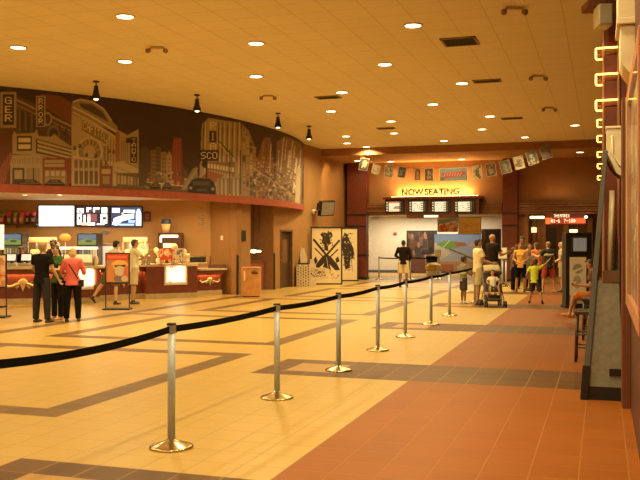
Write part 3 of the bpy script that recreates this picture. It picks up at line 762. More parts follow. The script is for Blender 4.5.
# flags of small posters
wirem = mat('string', (.12, .07, .04), .7)
FP = [(364, 164.3, 9.4, 12.5, 9, ((.10, .07, .06), (.65, .52, .38))), (376, 169.6, 8.5, 9.5, 16, ((.45, .30, .15), (.55, .40, .22))), (388.7, 171, 8.6, 12.6, 6, ((.30, .22, .14), (.55, .42, .26))), (402, 172.3, 8, 11, 10, ((.10, .10, .10), (.30, .27, .22))),
      (417.5, 174.5, 6.5, 12, 0, ((.25, .12, .08), (.45, .28, .12))), (429, 174.5, 9, 13, 0, ((.13, .07, .05), (.42, .28, .14))),
      (453.5, 174.3, 28, 13, -1, ((.30, .05, .03), (.20, .22, .22))), (477.3, 172.3, 9.6, 14, -6, ((.55, .42, .22), (.15, .08, .04))), (491, 169.8, 10, 13, -8, ((.16, .09, .05), (.38, .24, .12))),
      (505.5, 167, 10.5, 13, -14, ((.14, .14, .12), (.34, .26, .16))), (519, 162.6, 10, 13.5, -14, ((.68, .55, .34), (.2, .10, .06))), (532.3, 158, 10.5, 13.5, -16, ((.10, .08, .06), (.62, .48, .30))), (546, 152.3, 10, 13.5, -18, ((.25, .26, .28), (.55, .24, .18)))]
FLB = ['dark poster with a white edge, leftmost on the string under the ceiling', 'small tan poster, second from the left on the string', 'framed greyish poster, third from the left on the string', 'dark blue grey poster, fourth from the left on the string', 'narrow pair of red brown pictures left of the glowing letters on the string', 'block of four dark pictures hanging right above the word SEATING gap', 'wide blue banner with a red streak, widest picture on the string', 'cream poster with a dark foot, just right of the wide banner', 'dark figure poster, second right of the wide banner', 'blue grey tilted poster, fourth from the right on the string', 'cream tilted poster, third from the right on the string', 'dark poster with a cream border, second from the right on the string', 'blue and pink poster, rightmost and highest on the string']
SY_ = 33.05
tops = []
random.seed(11)
for (x, y, w, h, tl, (ca, cb)), lab in zip(FP, FLB):
    D = DY(x, SY_); px = D/F; X, Z = XY(x, SY_), ZD(y, D)
    W_, H_ = w*px, h*px
    t = thing('hanging_poster', lab, 'poster', (X, SY_, Z), 0, 'little posters on the string'); t.rotation_euler = (0, R(tl), 0)
    MB().box((0, .006, 0), (W_, .006, H_), mat('poster_border', (.36, .27, .16), .6)).build('card', t)
    cv = Canvas(0, 0, w*2, h*2, .5, ca); 
    if w > 20:
        cv.rect(0, 0, w*2, h*2, cb, .25); cv.poly([(2, 10), (50, 7), (54, 12), (44, 18), (10, 21)], (.38, .05, .035), .15)
        for k in range(7): cv.line(8+k*5.5, 17, 11+k*5.5, 10, 1.6, (.55, .30, .24))
        cv.rect(0, 18, 8, 26, (.15, .11, .09), .2)
    else:
        cv.rect(0, 0, w*2, h*2, ca, .15); cv.ell(w, h*.8, w*.45, h*.4, cb, .2); cv.rect(w*.5, h*1.2, w*1.5, h*1.7, cb, .3); cv.speck(0, 0, w*2, h*2, 16, 4, [ca, cb, (ca[0]*.5, ca[1]*.5, ca[2]*.5)])
    cv.c = [(r*.6, g*.6, b*.6) for r, g, b in cv.c]; cv.blur(1)
    picture(cv, 'print', flatmap(cv, (-W_/2+.02, -.001, H_/2-.02), (W_-.04, 0, 0), (0, 0, -H_+.04)), paint, t)
    tops.append((X+math.sin(R(tl))*H_/2, SY_+.01, Z+math.cos(R(tl))*H_/2))
xl, xr = XY(357, SY_), XY(556, SY_)
sobj = MB().tube([(xl, SY_+.01, ZY(357, 154, SY_))]+tops+[(xr, SY_+.01, ZY(556, 145, SY_))], .006, wirem, n=6).build('string')
tag(sobj, 'thin sagging string that carries the little posters', 'string')

# ================================================================== FAR BANNERS
def board_pic(name, label, cat, x0, x1, y0, y1, Y, cv, thick=.04, edge=black, z0=None, grp=None, feet=False):
    a, b = XY(x0, Y), XY(x1, Y); zb, zt = ZY((x0+x1)/2, y1, Y), ZY((x0+x1)/2, y0, Y)
    if z0 is not None: zb = z0
    t = thing(name, label, cat, ((a+b)/2, Y, zb if not feet else 0), 0, grp)
    oz = t.location.z
    g_ = 1.35 if name == 'hanging_banner' else .5
    cv.c = [(r*g_, g*g_, b*g_) for r, g, b in cv.c]; cv.blur(1)
    MB().bx((a-b)/2, (b-a)/2, 0, thick, zb-oz, zt-oz, edge).build('panel', t, .004)
    picture(cv, 'print', flatmap(cv, ((a-b)/2+.02, -.003, zt-oz-.02), (b-a-.04, 0, 0), (0, 0, zb-zt+.04)), paint, t)
    return t
cv = Canvas(0, 0, 54, 46, .5, (.06, .035, .03)); random.seed(5)
cv.speck(0, 0, 54, 46, 90, 5, [(.16, .07, .05), (.03, .02, .02), (.26, .13, .08), (.10, .06, .05)])
for k in range(7): a, b = random.uniform(5, 48), random.uniform(4, 30); cv.ell(a, b, 2.2, 3, (.45, .26, .15)); cv.poly([(a-4, b+4), (a+4, b+4), (a+5, b+14), (a-5, b+14)], random.choice([(.20, .08, .05), (.08, .07, .08), (.30, .16, .08)]), .2)
cv.poly([(14, 30), (38, 28), (42, 46), (12, 46)], (.22, .09, .06), .2); cv.ell(42, 42, 6, 7, (.03, .03, .05))
board_pic('poster_board', 'dark red brown poster board crowded with figures behind the jacketed man', 'poster', 406.5, 437, 230.5, 273.5, 44.6, cv, z0=0.03)
cv = Canvas(0, 0, 48, 36, .3, (.25, .36, .58)); random.seed(8)
for j in range(60): q = j/60; cv.rect(0, j*.6, 48, j*.6+.6, (.20+.5*q, .32+.36*q, .58+.05*q), .05)
cv.rect(0, 26, 48, 36, (.62, .38, .20), .1); cv.rect(0, 29, 20, 36, (.5, .18, .10), .2); cv.rect(24, 30, 36, 34, (.75, .65, .5), .15)
cv.poly([(0, 8), (10, 12), (18, 18), (12, 22), (0, 26)], (.74, .66, .48), .06)
cv.poly([(2, 10), (10, 6), (24, 7), (32, 10), (24, 13), (14, 15)], (.20, .40, .08), .15); cv.poly([(20, 7), (32, 8), (34, 11), (24, 12)], (.42, .14, .06), .15); cv.ell(40, 10, 4, 2.2, (.68, .42, .3), .1); cv.line(16, 14, 47, 26, 1.8, (.14, .09, .06)); cv.line(17, 13.4, 46, 24.6, .6, (.6, .5, .35)); cv.line(4, 18, 16, 6, .7, (.8, .8, .7))
board_pic('sky_banner', 'large blue sky banner with a green diagonal shape above orange ground', 'banner', 434, 481, 234, 270.5, 43.9, cv, z0=.12, feet=True)
cv = Canvas(0, 0, 22, 14, .4, (.45, .42, .46)); cv.poly([(0, 3), (20, 0), (22, 4), (0, 8)], (.20, .32, .52), .15); cv.rect(0, 8, 22, 14, (.62, .36, .22), .15); cv.line(1, 8, 20, 4, 2, (.7, .6, .55)); cv.speck(2, 7, 20, 13, 12, 3, [(.55, .12, .06), (.7, .6, .4)])
board_pic('hanging_banner', 'small blue and orange banner hanging in the entrance, left of the tan one', 'banner', 437.5, 458, 217, 232, 38.6, cv, .015)
cv = Canvas(0, 0, 24, 17, .4, (.68, .48, .18)); cv.rect(0, 0, 24, 17, (.70, .50, .20), .08); cv.line(2, 12, 20, 6, .5, (.5, .34, .13)); cv.line(4, 5, 14, 9, .5, (.5, .34, .13)); cv.line(2, 15, 22, 13, .5, (.5, .32, .12)); cv.ell(9, 8, 3, 2, (.6, .42, .16))
board_pic('hanging_banner', 'plain tan yellow banner hanging in the entrance above the sky banner', 'banner', 458.3, 481.3, 217.5, 234.5, 38.6, cv, .015)
cv = Canvas(0, 0, 20, 40, .5, (.05, .03, .02)); cv.speck(0, 0, 20, 40, 40, 4, [(.14, .06, .03), (.03, .02, .02), (.2, .1, .05)])
board_pic('poster_board', 'dark poster board behind the bald man right of the sky banner', 'poster', 481.5, 501, 229, 272, 43.2, cv, z0=.03)
# small things on the corridor wall
o = MB().bx(XY(367.5, 45.38), XY(370.5, 45.38), 45.33, 45.39, ZY(369, 251, 45.38), ZY(369, 237, 45.38), mat('pale_panel', (.85, .78, .6), .5)).build('wall_panel', None, .01); tag(o, 'narrow pale panel on the corridor wall by the left column', 'wall panel')
o = MB().lathe((XY(395, 45.3), 45.3, ZY(395, 234.5, 45.3)), [(.05, 0), (.1, .03), (.1, .1), (.05, .13)], mat('red_alarm', (.5, .12, .08), .5)).build('fire_alarm', None); tag(o, 'small red alarm high on the white corridor wall', 'alarm')
o = MB().bx(XY(372, 45.3), XY(379, 45.3), 45.15, 45.36, ZY(375, 219.5, 45.3), ZY(375, 217.5, 45.3), steel).build('exit_lamp', None, .02); tag(o, 'small pale lamp under the ceiling of the white corridor', 'lamp')
area('corridor_light', (-8.6, 43.4, 2.98), 5.5, 290, (1, .84, .58), (0, 0, 0), 1.8)
# chair/toy with yellow seat by the sign post
p = at(433.5, 42.0)
t = thing('kiddie_ride', 'low yellow and white rounded seat by the small paper sign', 'ride seat', (*p, 0), TH+.3)
yl = mat('yellow_plastic', (.75, .50, .06), .35); wp = mat('white_plastic', (.78, .72, .6), .4)
MB().lathe((0, 0, 0), [(.34, 0), (.36, .05), (.36, .22), (.30, .26)], wp, 24).build('base', t, .01)
MB().ball((0, 0, .42), (.42, .34, .24), yl, 20, 12).build('shell', t)
MB().tube([(-.34, .1, .5), (-.36, .15, 1.0), (.36, .15, 1.0), (.34, .1, .5)], .045, wp).build('hoop', t)
MB().box((0, .16, .82), (.6, .04, .28), black).build('back_panel', t, .01)

# right entrance sign
GY = FY+.15
xa, xb = XY(545, GY), XY(586, GY); za, zb = ZY(560, 224.5, GY), ZY(560, 213.2, GY)
t = thing('theatre_sign', 'red lit sign reading THEATRES 1-6 7-10 over the right entrance', 'sign', ((xa+xb)/2, GY, 0))
hw = (xb-xa)/2
MB().bx(-hw, hw, 0, .25, za, zb, mat('sign_dark_red', (.25, .02, .01), .4)).build('case', t, .01)
cv = Canvas(0, 0, 82, 23, .5, (.30, .03, .012))
cv.rect(0, 0, 82, 9, (.10, .015, .01)); cv.poly([(0, 9), (14, 9), (10, 23), (0, 23)], (.85, .16, .03)); cv.rect(40, 9, 82, 23, (.45, .04, .015)); cv.rect(60, 11, 82, 21, (.75, .12, .03))
cv.text('THEATRES', 17, 1.2, 3.4, 6.6, (1.6, 1.2, .6), .22)
cv.text('<1-6', 11, 12, 4.2, 8, (1.8, 1.3, .6), .18); cv.text('7-10>', 38, 12, 4.2, 8, (1.8, 1.3, .6), .18)
picture(cv, 'sign_face', flatmap(cv, (-hw+.02, -.004, zb-.02), (2*hw-.04, 0, 0), (0, 0, za-zb+.04)), paint_mat('sign_face_lit', .3, es=1.4), t)
for x in (-hw*.6, hw*.6): MB().tube([(x, .12, zb), (x, .12, 3.0)], .015, black).build('hanger', t)
o = MB().bx(XY(530, 41), XY(544.5, 41), 40.9, 41.1, ZY(536, 218.6, 41), ZY(536, 216.2, 41), mat('green_neon', (.6, .7, .3), .4, emit=(1., .95, .35), es=3.)).build('neon_strip', None, .03); tag(o, 'greenish yellow neon strip inside the right entrance', 'neon light')
o = MB().bx(XY(541.3, 38), XY(544.5, 38), 37.95, 38.15, ZY(543, 214.3, 38), ZY(543, 212.5, 38), glow).build('door_lamp', None, .02); tag(o, 'tiny bright lamp above the neon strip', 'lamp')
o = MB().box((XY(534, 42), 42.0, ZY(534, 230, 42)), (.24, .1, .26), mat('orange_lamp', (.9, .6, .3), .4, emit=(1., .6, .3), es=1.8)).box((XY(534, 42), 42.0, ZY(534, 233, 42)), (.30, .2, .05), brn_w).build('wall_lamp', None, .02); tag(o, 'small glowing wall lamp left of the brown posts', 'lamp')
for x, y, lab in ((586, 217, 'right bright bulb beside the red theatre sign'), (580.5, 234, 'small bright bulb under the red theatre sign')):
    o = MB().ball((XY(x, 36.4), 36.4, ZY(x, y, 36.4)), .06, glow, 12, 8).build('bulb_lamp', None); tag(o, lab, 'bulb')
xa, xb = XY(569.5, 37.2), XY(577.5, 37.2)
t = thing('hanging_sign', 'small lit sign hanging above the tall black kiosk', 'sign', ((xa+xb)/2, 37.2, ZY(573, 231, 37.2)))
MB().box((0, 0, 0), (xb-xa, .08, .14), mat('lit_small_sign', (.8, .7, .4), .4, emit=(1., .85, .45), es=1.8)).build('face', t, .01)
MB().tube([(0, .02, .05), (0, .02, ztop-t.location.z)], .008, black).build('rod', t)
area('foyer_light', (-2.3, 40.0, 2.98), 3.5, 55, (1, .55, .2), (0, 0, 0), 2.0)
# ================================================================== CONCESSION STAND
def unit(name, label, p0, p1, h, prot, cat='counter cabinet', kind='panel', group=None, depth=.5):
    a, b = Vector(fl(*p0)), Vector(fl(*p1)); d = b-a; w = d.length; an = math.atan2(d.y, d.x); mid = (a+b)/2
    t = thing(name, label, cat, (mid.x, mid.y, 0), an, group)
    tc_h = h-.06
    if kind == 'panel':
        MB().bx(-w/2, w/2, .12, depth, .0, tc_h, maroon).bx(-w/2, w/2, 0, .03, tc_h-.14, tc_h, maroon).bx(-w/2, w/2, .03, .12, tc_h-.03, tc_h, maroon).build('body', t, .004)
        MB().bx(-w/2, w/2, .08, .13, 0, .16, toe_m).build('toe_kick', t)
    else:
        MB().bx(-w/2, w/2, .0, depth, .16, tc_h, maroon).build('body', t, .006)
        MB().bx(-w/2+.005, w/2-.005, .02, depth, 0, .16, toe_m).build('toe_kick', t)
    return t, w
def ornament(parent, x, z, w, yf=.11):
    """scrolled swag: centre shell with a pointed drop and curling arms"""
    m = MB(); s = w
    m.ball((x, yf-.02, z+.10*s), (.17*s, .035, .13*s), gold, 14, 8)
    m.extr([(x-.15*s, yf, z+.08*s), (x+.15*s, yf, z+.08*s), (x+.05*s, yf, z-.10*s), (x, yf, z-.25*s), (x-.05*s, yf, z-.10*s)], (0, -.035, 0), gold)
    for k in (-1, 1):
        pts = [(x+k*q*s, yf-.015, z+r*s) for q, r in ((.08, .06), (.22, .02), (.36, -.04), (.50, -.06), (.62, -.01), (.66, .06), (.60, .09), (.56, .05))]
        m.tube(pts, [.05*s, .05*s, .055*s, .05*s, .045*s, .035*s, .03*s, .02*s], gold, n=8)
        m.tube([(x+k*.14*s, yf-.01, z-.04*s), (x+k*.24*s, yf-.01, z-.10*s), (x+k*.2*s, yf-.01, z-.15*s)], [.04*s, .035*s, .02*s], gold, n=8)
    return m.build('ornament', parent)
def undercounter(t, w, h, p=10):
    MB().bx(-w/2+.05, w/2-.05, .04, .07, h-.13, h-.11, mat('warm_strip_lamp', (.9, .7, .4), .4, emit=(1., .55, .2), es=2.)).build('strip_lamp', t)
    l = area('counter_strip', (0, .075, h-.14), w-.1, p, (1, .50, .16), (R(25), 0, 0), .04); l.parent = t
    return l
CH = 1.0
uA, wA = unit('concession_counter', 'maroon counter front with gilded swag left of the man in black', (-34, 305.9), (66, 303.9), CH, 0)
ornament(uA, .15, .52, .72); ornament(uA, -1.35, .52, .72); undercounter(uA, wA, CH, 22)
uC, wC = unit('concession_counter', 'maroon counter front with gilded swag behind the two men in white shirts', (101, 301.4), (146, 298.9), CH, 0)
ornament(uC, .05, .52, .72); undercounter(uC, wC, CH, 12)
uE, wE = unit('concession_counter', 'low maroon counter end with gilded swag beside the tan pier', (198, 296.2), (223.5, 295.0), .84, 0)
ornament(uE, .02, .44, .55); undercounter(uE, wE, .84, 8)
MB().bx(-wE/2, wE/2+.12, -.04, .75, .78, .84, worktop_m).build('worktop', uE, .01)
def display(t, w, xc, wd, z0, z1, n):
    fr = MB(); fm = mat('display_frame', (.55, .40, .22), .4)
    x0, x1 = xc-wd/2, xc+wd/2
    fr.bx(x0-.04, x1+.04, -.03, .02, z0-.05, z0, fm).bx(x0-.04, x1+.04, -.03, .02, z1, z1+.03, fm).bx(x0-.04, x0, -.03, .02, z0, z1, fm).bx(x1, x1+.04, -.03, .02, z0, z1, fm)
    fr.build('display_frame', t)
    cv = Canvas(0, 0, wd*100, (z1-z0)*100, 1.2, (1., .78, .42)); W_, H_ = wd*100, (z1-z0)*100
    for r in range(3):
        yb = H_*(r+1)/3
        for k in range(10):
            q = W_*.05+k*W_*.09; cv.rect(q, yb-random.uniform(10, 17), q+W_*.06, yb-2, random.choice([(.75, .35, .12), (.9, .75, .4), (.5, .2, .1), (.95, .85, .6), (.45, .4, .2)]), .1)
        cv.rect(0, yb-1.6, W_, yb, (.55, .38, .2))
    cv.rect(W_*.55, 0, W_*.95, H_*.93, (1.6, 1.35, .85)) 
    picture(cv, 'display_window', flatmap(cv, (x0, -.006, z1), (wd, 0, 0), (0, 0, z0-z1)), paint_mat('display_glow', .2, es=.95), t)
random.seed(4)
uB, wB = unit('display_counter', 'maroon counter block with a bright candy window left of the framed poster stand', (66, 304.0), (100, 302.4), CH, 0, 'display counter', 'box')
display(uB, wB, .08, wB*.36, .42, .94, 2)
uD, wD = unit('display_counter', 'maroon counter block with a bright candy window at the right of the concession', (146.5, 299.2), (197.5, 297.2), CH, 0, 'display counter', 'box')
display(uD, wD, .10, wD*.40, .44, .96, 2)
for u_, p_ in ((uB, 5), (uD, 7)):
    l = area('case_glow', (.1, -.05, .7), .5, p_*2.2, (1, .75, .4), (R(90), 0, 0), .4); l.parent = u_; l.visible_camera = True
# one continuous worktop over the four units
front = [fl(-34, 305.9), fl(66, 303.9), fl(66, 304.0), fl(100, 302.4), fl(101, 301.4), fl(146, 298.9), fl(146, 299.2), fl(197.5, 297.2)]
def offs(pts, d):
    out = []
    for i, p in enumerate(pts):
        a, b = Vector(pts[max(i-1, 0)]), Vector(pts[min(i+1, len(pts)-1)]); t = (b-a).normalized(); n = Vector((-t.y, t.x)); out.append((p[0]+n.x*d, p[1]+n.y*d))
    return out
F1 = [front[i] for i in (0, 2, 3, 5, 7)]
of, ob = offs(F1, -.05), offs(F1, .75)
wt = MB()
for i in range(len(F1)-1): wt.prism([of[i], of[i+1], ob[i+1], ob[i]], .94, 1.0+(.012 if i == 3 else 0), worktop_m)
tag(wt.build('worktop', None), 'long beige worktop running over the maroon concession counters', 'worktop')
# back wall helpers
WA, WB = Vector((-24.5, 20.43)), Vector((-12.0, 25.2)); WD = (WB-WA).normalized(); WN = Vector((WD.y, -WD.x)); WANG = math.atan2(WD.y, WD.x)
def wall_hit(x, off=0.):
    A = WA+WN*off; k = (x-320)/F; dx, dy = -sT+k*cT, cT+k*sT     # point = D*(dx,dy)
    det = dx*(-WD.y)+WD.x*dy
    D = (A.x*(-WD.y)+WD.x*A.y)/det
    return (D*dx, D*dy, D)
def on_wall(x, y, off=.02):
    X, Y, D = wall_hit(x, off); return (X, Y, ZD(y, D)), D
def wall_pic(name, label, cat, x0, x1, y0, y1, cv, mt, th=.06, frame=black, off=.07, bev=.006, group=None, screen='screen'):
    a, Da = on_wall(x0, y0, off); b, Db = on_wall(x1, y0, off); c_, _ = on_wall((x0+x1)/2, (y0+y1)/2, off); D = (Da+Db)/2
    w = (Vector(b)-Vector(a)).xy.length; zt, zb = ZD(y0, D), ZD(y1, D)
    mid = (Vector(a)+Vector(b))/2
    t = thing(name, label, cat, (mid.x, mid.y, (zt+zb)/2), WANG, group); h = zt-zb
    MB().bx(-w/2, w/2, 0, th, -h/2, h/2, frame).build('case', t, bev)
    picture(cv, screen, flatmap(cv, (-w/2+.03, -.004, h/2-.03), (w-.06, 0, 0), (0, 0, -h+.06)), mt, t)
    return t
ms = paint_mat('menu_screen', .2, es=2.6); random.seed(9)
W1 = (1., .93, .85)
cv = Canvas(0, 0, 37, 21, .25, W1); cv.rect(0, 0, 37, 21, (1., .97, .93)); cv.rect(2, 2, 6, 5, (1., .72, .62), .1); cv.poly([(16, 14), (37, 12), (37, 21), (20, 21)], (1., .78, .66), .06); cv.speck(12, 10, 30, 14, 20, 1.6, [(.95, .6, .45)])
wall_pic('menu_screen', 'large nearly white menu screen, leftmost of the three over the counter', 'menu screen', 38, 75, 205, 227, cv, ms, group='menu screens over the counter')
cv = Canvas(0, 0, 35, 21, .25, (.02, .015, .02)); WH = (.95, .88, .75)
for (a, b, w, h) in ((1, 2, 7, 5), (11, 1, 5, 5), (18, 1, 7, 5), (27, 1, 6, 6), (1, 8, 5, 11), (8, 9, 2, 8), (12, 8, 3, 8), (26, 8, 7, 10), (6, 17, 14, 3), (22, 18, 8, 1.5)): cv.rect(a, b, a+w, b+h, WH, .1)
for (a, b, w, h) in ((3, 4, 2, 2), (13, 3, 3, 4), (20, 3, 5, 3), (2.5, 11, 2, 3), (28, 11, 4, 3)): cv.rect(a, b, a+w, b+h, (.05, .03, .03), .1)
cv.rect(12, 8, 15, 11, (.9, .3, .2)); cv.rect(6, 17, 12, 20, (.85, .35, .2), .1); cv.rect(15, 8, 22, 16, (.16, .05, .05), .1)
wall_pic('menu_screen', 'black menu screen full of white item pictures, middle of the three', 'menu screen', 75.2, 110, 205.6, 227.2, cv, ms, group='menu screens over the counter')
cv = Canvas(0, 0, 32, 21, .25, (.03, .035, .06))
cv.rect(1, 1, 9, 6, (.62, .60, .85), .06); cv.rect(13, 3, 25, 6, (.85, .9, .95), .1); cv.poly([(1, 19), (3, 12), (14, 8), (24, 7), (24, 12), (12, 15), (6, 20)], (.75, .85, 1.), .06); cv.poly([(12, 12), (22, 8), (20, 11), (13, 14)], (1.1, 1.1, 1.)); cv.rect(11, 6, 13, 8, (.8, .4, .2))
cv.poly([(26, 7), (27.5, 2), (30, 2), (31.5, 7), (31.5, 20), (26, 20)], (.60, .80, 1.05), .06); cv.rect(26, 9, 31.5, 14, (.9, .8, .85), .1); cv.rect(8, 18, 24, 20, (.3, .45, .7), .2); cv.rect(18, 14, 25, 17, (.25, .4, .7), .2)
wall_pic('menu_screen', 'menu screen with a pale blue bottle, rightmost of the three', 'menu screen', 110.2, 142.6, 206.2, 227.4, cv, ms, group='menu screens over the counter')
cv = Canvas(0, 0, 8, 9, .5, (.20, .04, .03)); cv.rect(1, 2, 7, 3, (.35, .12, .08)); cv.rect(1, 5, 7, 6, (.35, .12, .08))
wall_pic('wall_sign', 'small dark red square sign right of the menu screens', 'sign', 143.8, 150.6, 212, 221.5, cv, paint, th=.04)
for xx in (56, 92, 126):
    p_, D = on_wall(xx, 216, .5); area('menu_glow', (p_[0], p_[1], 1.95), 1.2, 2., (1, .85, .6), (R(60), 0, WANG), .3)
# menu lettering on the tan wall (small dark marks)
cv = Canvas(0, 0, 20, 24, .3, (.40, .215, .078)); mk = (.16, .08, .03)
cv.rect(6, 0, 7, 3, mk); cv.rect(8, 0, 9, 3, mk)
for (a, b, w) in ((3, 11, 3), (8, 10, 2), (11, 10, 3), (4, 13, 2), (7, 13, 6), (3, 15, 1), (9, 15, 4), (4, 19, 2), (10, 18, 3), (7, 20, 6)): cv.rect(a, b, a+w, b+.8, mk)
wall_pic('wall_menu', 'faint dark list of marks on the tan wall at the right of the concession', 'wall lettering', 195, 209.5, 205.5, 229, cv, paint, th=.01, frame=conc_wall, off=.015, bev=0)
# shelf of popcorn tubs
a, D = on_wall(-22, 223, .16); b, _ = on_wall(37.5, 223, .16); w = (Vector(b)-Vector(a)).xy.length; mid = (Vector(a)+Vector(b))/2; zsh = ZD(223.6, D-.3)
t = thing('wall_shelf', 'long dark wall shelf of gift tubs left of the menu screens', 'shelf', (mid.x, mid.y, zsh), WANG)
MB().box((0, 0, -.02), (w, .3, .035), wood_dk).build('board', t)
m_ = MB(); [m_.box((q*w/2, .06, -.08), (.03, .18, .1), wood_dk) for q in (-.9, -.3, .3, .9)]; m_.build('bracket', t)
pink = mat('pink_plush', (.80, .10, .16), .8); grn = mat('green_plush', (.22, .42, .08), .8); redp = mat('red_printed_card', (.62, .07, .04), .5); dkp = mat('dark_tub', (.12, .05, .04), .5); crt = mat('cream_tub', (.7, .55, .35), .5)
tub0 = None
TUBS = [(-16, redp, pink, .75, 'red tub'), (-7, crt, grn, .7, 'cream tub'), (2, redp, grn, 1.25, 'wide red tub with a green topper, leftmost in view on the shelf'), (9.3, mat('olive_tub', (.36, .24, .12), .5), pink, .8, 'brown tub with a pink topper, second on the shelf'), (15.3, mat('pink_tub', (.62, .28, .18), .5), grn, .75, 'pinkish tub with a green topper on the shelf'), (21.6, mat('salmon_tub', (.75, .30, .22), .5), pink, .9, 'salmon tub with a bright pink topper on the shelf'), (27.6, dkp, pink, .7, 'dark tub with a pink topper on the shelf'), (33.2, dkp, pink, .75, 'dark tub with a pink topper, rightmost on the shelf')]
for x, mb_, mt_, s, lab in TUBS:
    if x < -3: continue
    p_, D = on_wall(x, 223, .16)
    t = thing('gift_tub', lab, 'tub', (p_[0], p_[1], zsh), WANG, 'gift tubs on the wall shelf')
    MB().lathe((0, 0, 0), [(.075*s, 0), (.095*s, .26)], mb_, 16).build('tub', t)
    MB().ball((0, 0, .30), (.10*s, .09, .07), mt_, 12, 8).ball((.05*s, 0, .35), (.045, .045, .05), mt_, 10, 6).ball((-.05*s, 0, .34), (.045, .045, .05), mt_, 10, 6).build('topper', t)
    MB().box((0, -.09*s, .13), (.1*s, .01, .12), crt).build('label', t)

def item(name, label, cat, x, yb, D, rz=TH, z=None, group=None):
    return thing(name, label, cat, (*at(x, D), ZD(yb, D) if z is None else z), rz, group)
# back counter along the wall
a, D = on_wall(-30, 240, .42); b, _ = on_wall(152, 240, .42); w = (Vector(b)-Vector(a)).xy.length; mid = (Vector(a)+Vector(b))/2
t = thing('back_counter', 'long back counter against the tan wall behind the staff', 'counter', (mid.x, mid.y, 0), WANG)
MB().bx(-w/2, w/2, -.35, .4, .1, .9, mat('back_cabinet', (.45, .28, .12), .5)).build('body', t); MB().bx(-w/2, w/2, -.38, .4, .9, .95, steel_in).build('worktop', t, .005)
MB().bx(-w/2, w/2, -.28, .4, 0, .1, toe_m).build('toe_kick', t)
# drinks fridges
def fridge(x, label, D):
    t = item('drinks_fridge', label, 'fridge', x, 0, D, z=0, group='drinks fridges')
    MB().bx(-.30, .30, 0, .6, 0, 1.92, black).build('case', t, .01)
    cv = Canvas(0, 0, 26, 14, .4, (.20, .34, .48)); cv.rect(0, 0, 26, 5, (.26, .42, .60), .1); cv.poly([(0, 9), (12, 5), (26, 8), (26, 14), (0, 14)], (.48, .62, .14), .15); cv.ell(15, 9, 5, 2, (.12, .2, .05), .2)
    picture(cv, 'top_picture', flatmap(cv, (-.26, -.004, 1.88), (.52, 0, 0), (0, 0, -.30)), paint_mat('fridge_glow', .3, es=.45), t)
    cv = Canvas(0, 0, 26, 60, .5, (.10, .09, .05))
    for r in range(5):
        for k in range(6): cv.rect(1.5+k*4, 3+r*12, 4+k*4, 11+r*12, random.choice([(.45, .10, .04), (.15, .30, .08), (.6, .5, .2), (.1, .15, .3), (.7, .4, .1)]), .1)
        cv.rect(0, 11+r*12, 26, 12+r*12, (.4, .3, .2))
    picture(cv, 'bottle_rows', flatmap(cv, (-.26, -.004, 1.55), (.52, 0, 0), (0, 0, -1.35)), paint_mat('fridge_glow2', .3, es=.8), t)
    MB().tube([(.27, -.03, .8), (.27, -.03, 1.5)], .012, steel).build('handle', t)
fridge(12, 'black drinks fridge with a blue and green picture, left of the menu screens', 24.9)
fridge(87.3, 'black drinks fridge with a blue and green picture, behind the woman in pink', 25.0)
# lit popcorn cabinets with tubular heat hoods
yel = mat('lit_popcorn', (.95, .75, .3), .8, noise=.3, scale=40, emit=(1., .60, .18), es=.6); hood = mat('glowing_hood', (.9, .6, .3), .4, emit=(1., .50, .14), es=.9)
def popper(x0, x1, label, D):
    x = (x0+x1)/2; w = (x1-x0)/F*D
    t = item('popcorn_warmer', label, 'popcorn machine', x, 0, D, z=.95, group='popcorn warmers on the back counter')
    MB().bx(-w/2, w/2, -.3, .3, 0, .12, steel_in).bx(-w/2, w/2, .26, .3, .12, .68, steel_in).build('cabinet', t, .005)
    MB().bx(-w/2+.03, w/2-.03, -.22, .24, .12, .48, yel).build('popcorn', t, .03)
    MB().tube([(-w/2-.02, -.12, .78), (w/2+.02, -.12, .78)], .075, hood, n=16).build('heat_hood', t)
    m_ = MB(); [m_.tube([(q*w/2, -.28, .1), (q*w/2, -.28, .72)], .012, steel) for q in (-1, -.33, .33, 1)]; m_.build('frame_bars', t)
    l = area('popper_lamp', (0, -.1, .66), w, 6, (1, .66, .28), (0, 0, 0), .2); l.parent = t
popper(31.5, 57, 'lit popcorn warmer under an orange tube hood behind the man in black', 25.6)
popper(125, 147, 'lit popcorn warmer under an orange tube hood behind the second man in white', 25.9)
def simple(name, label, cat, x, yb, D, parts, z=None, rz=TH, group=None, bev=.006):
    t = item(name, label, cat, x, yb, D, rz, z, group)
    for pn, m in parts: m.build(pn, t, bev)
    return t
t = simple('hot_food_case', 'bright glass hot food case right behind the woman in pink', 'food case', 77, 0, 24.0, [('base', MB().bx(-.5, .5, -.25, .25, 0, .1, steel_in)), ('food', MB().bx(-.45, .45, -.18, .2, .1, .3, mat('lit_food', (.9, .55, .25), .7, noise=.4, scale=18, emit=(1, .62, .28), es=.8))), ('lamp_shelf', MB().bx(-.52, .52, -.26, .26, .46, .52, mat('lamp_shelf', (.95, .85, .6), .3, emit=(1, .85, .55), es=2.5))), ('post', MB().bx(-.5, -.48, -.24, .24, .1, .46, steel)), ('post', MB().bx(.48, .5, -.24, .24, .1, .46, steel))], z=1.0)
simple('nacho_case', 'pale lit case on the back counter left of the first man in white', 'food case', 110.5, 0, 25.9, [('case', MB().bx(-.22, .22, -.2, .2, 0, .60, mat('lilac_lit_case', (.7, .62, .6), .4, emit=(.9, .75, .7), es=.35))), ('lid', MB().bx(-.25, .25, -.22, .22, .60, .66, steel_in))], z=.95)
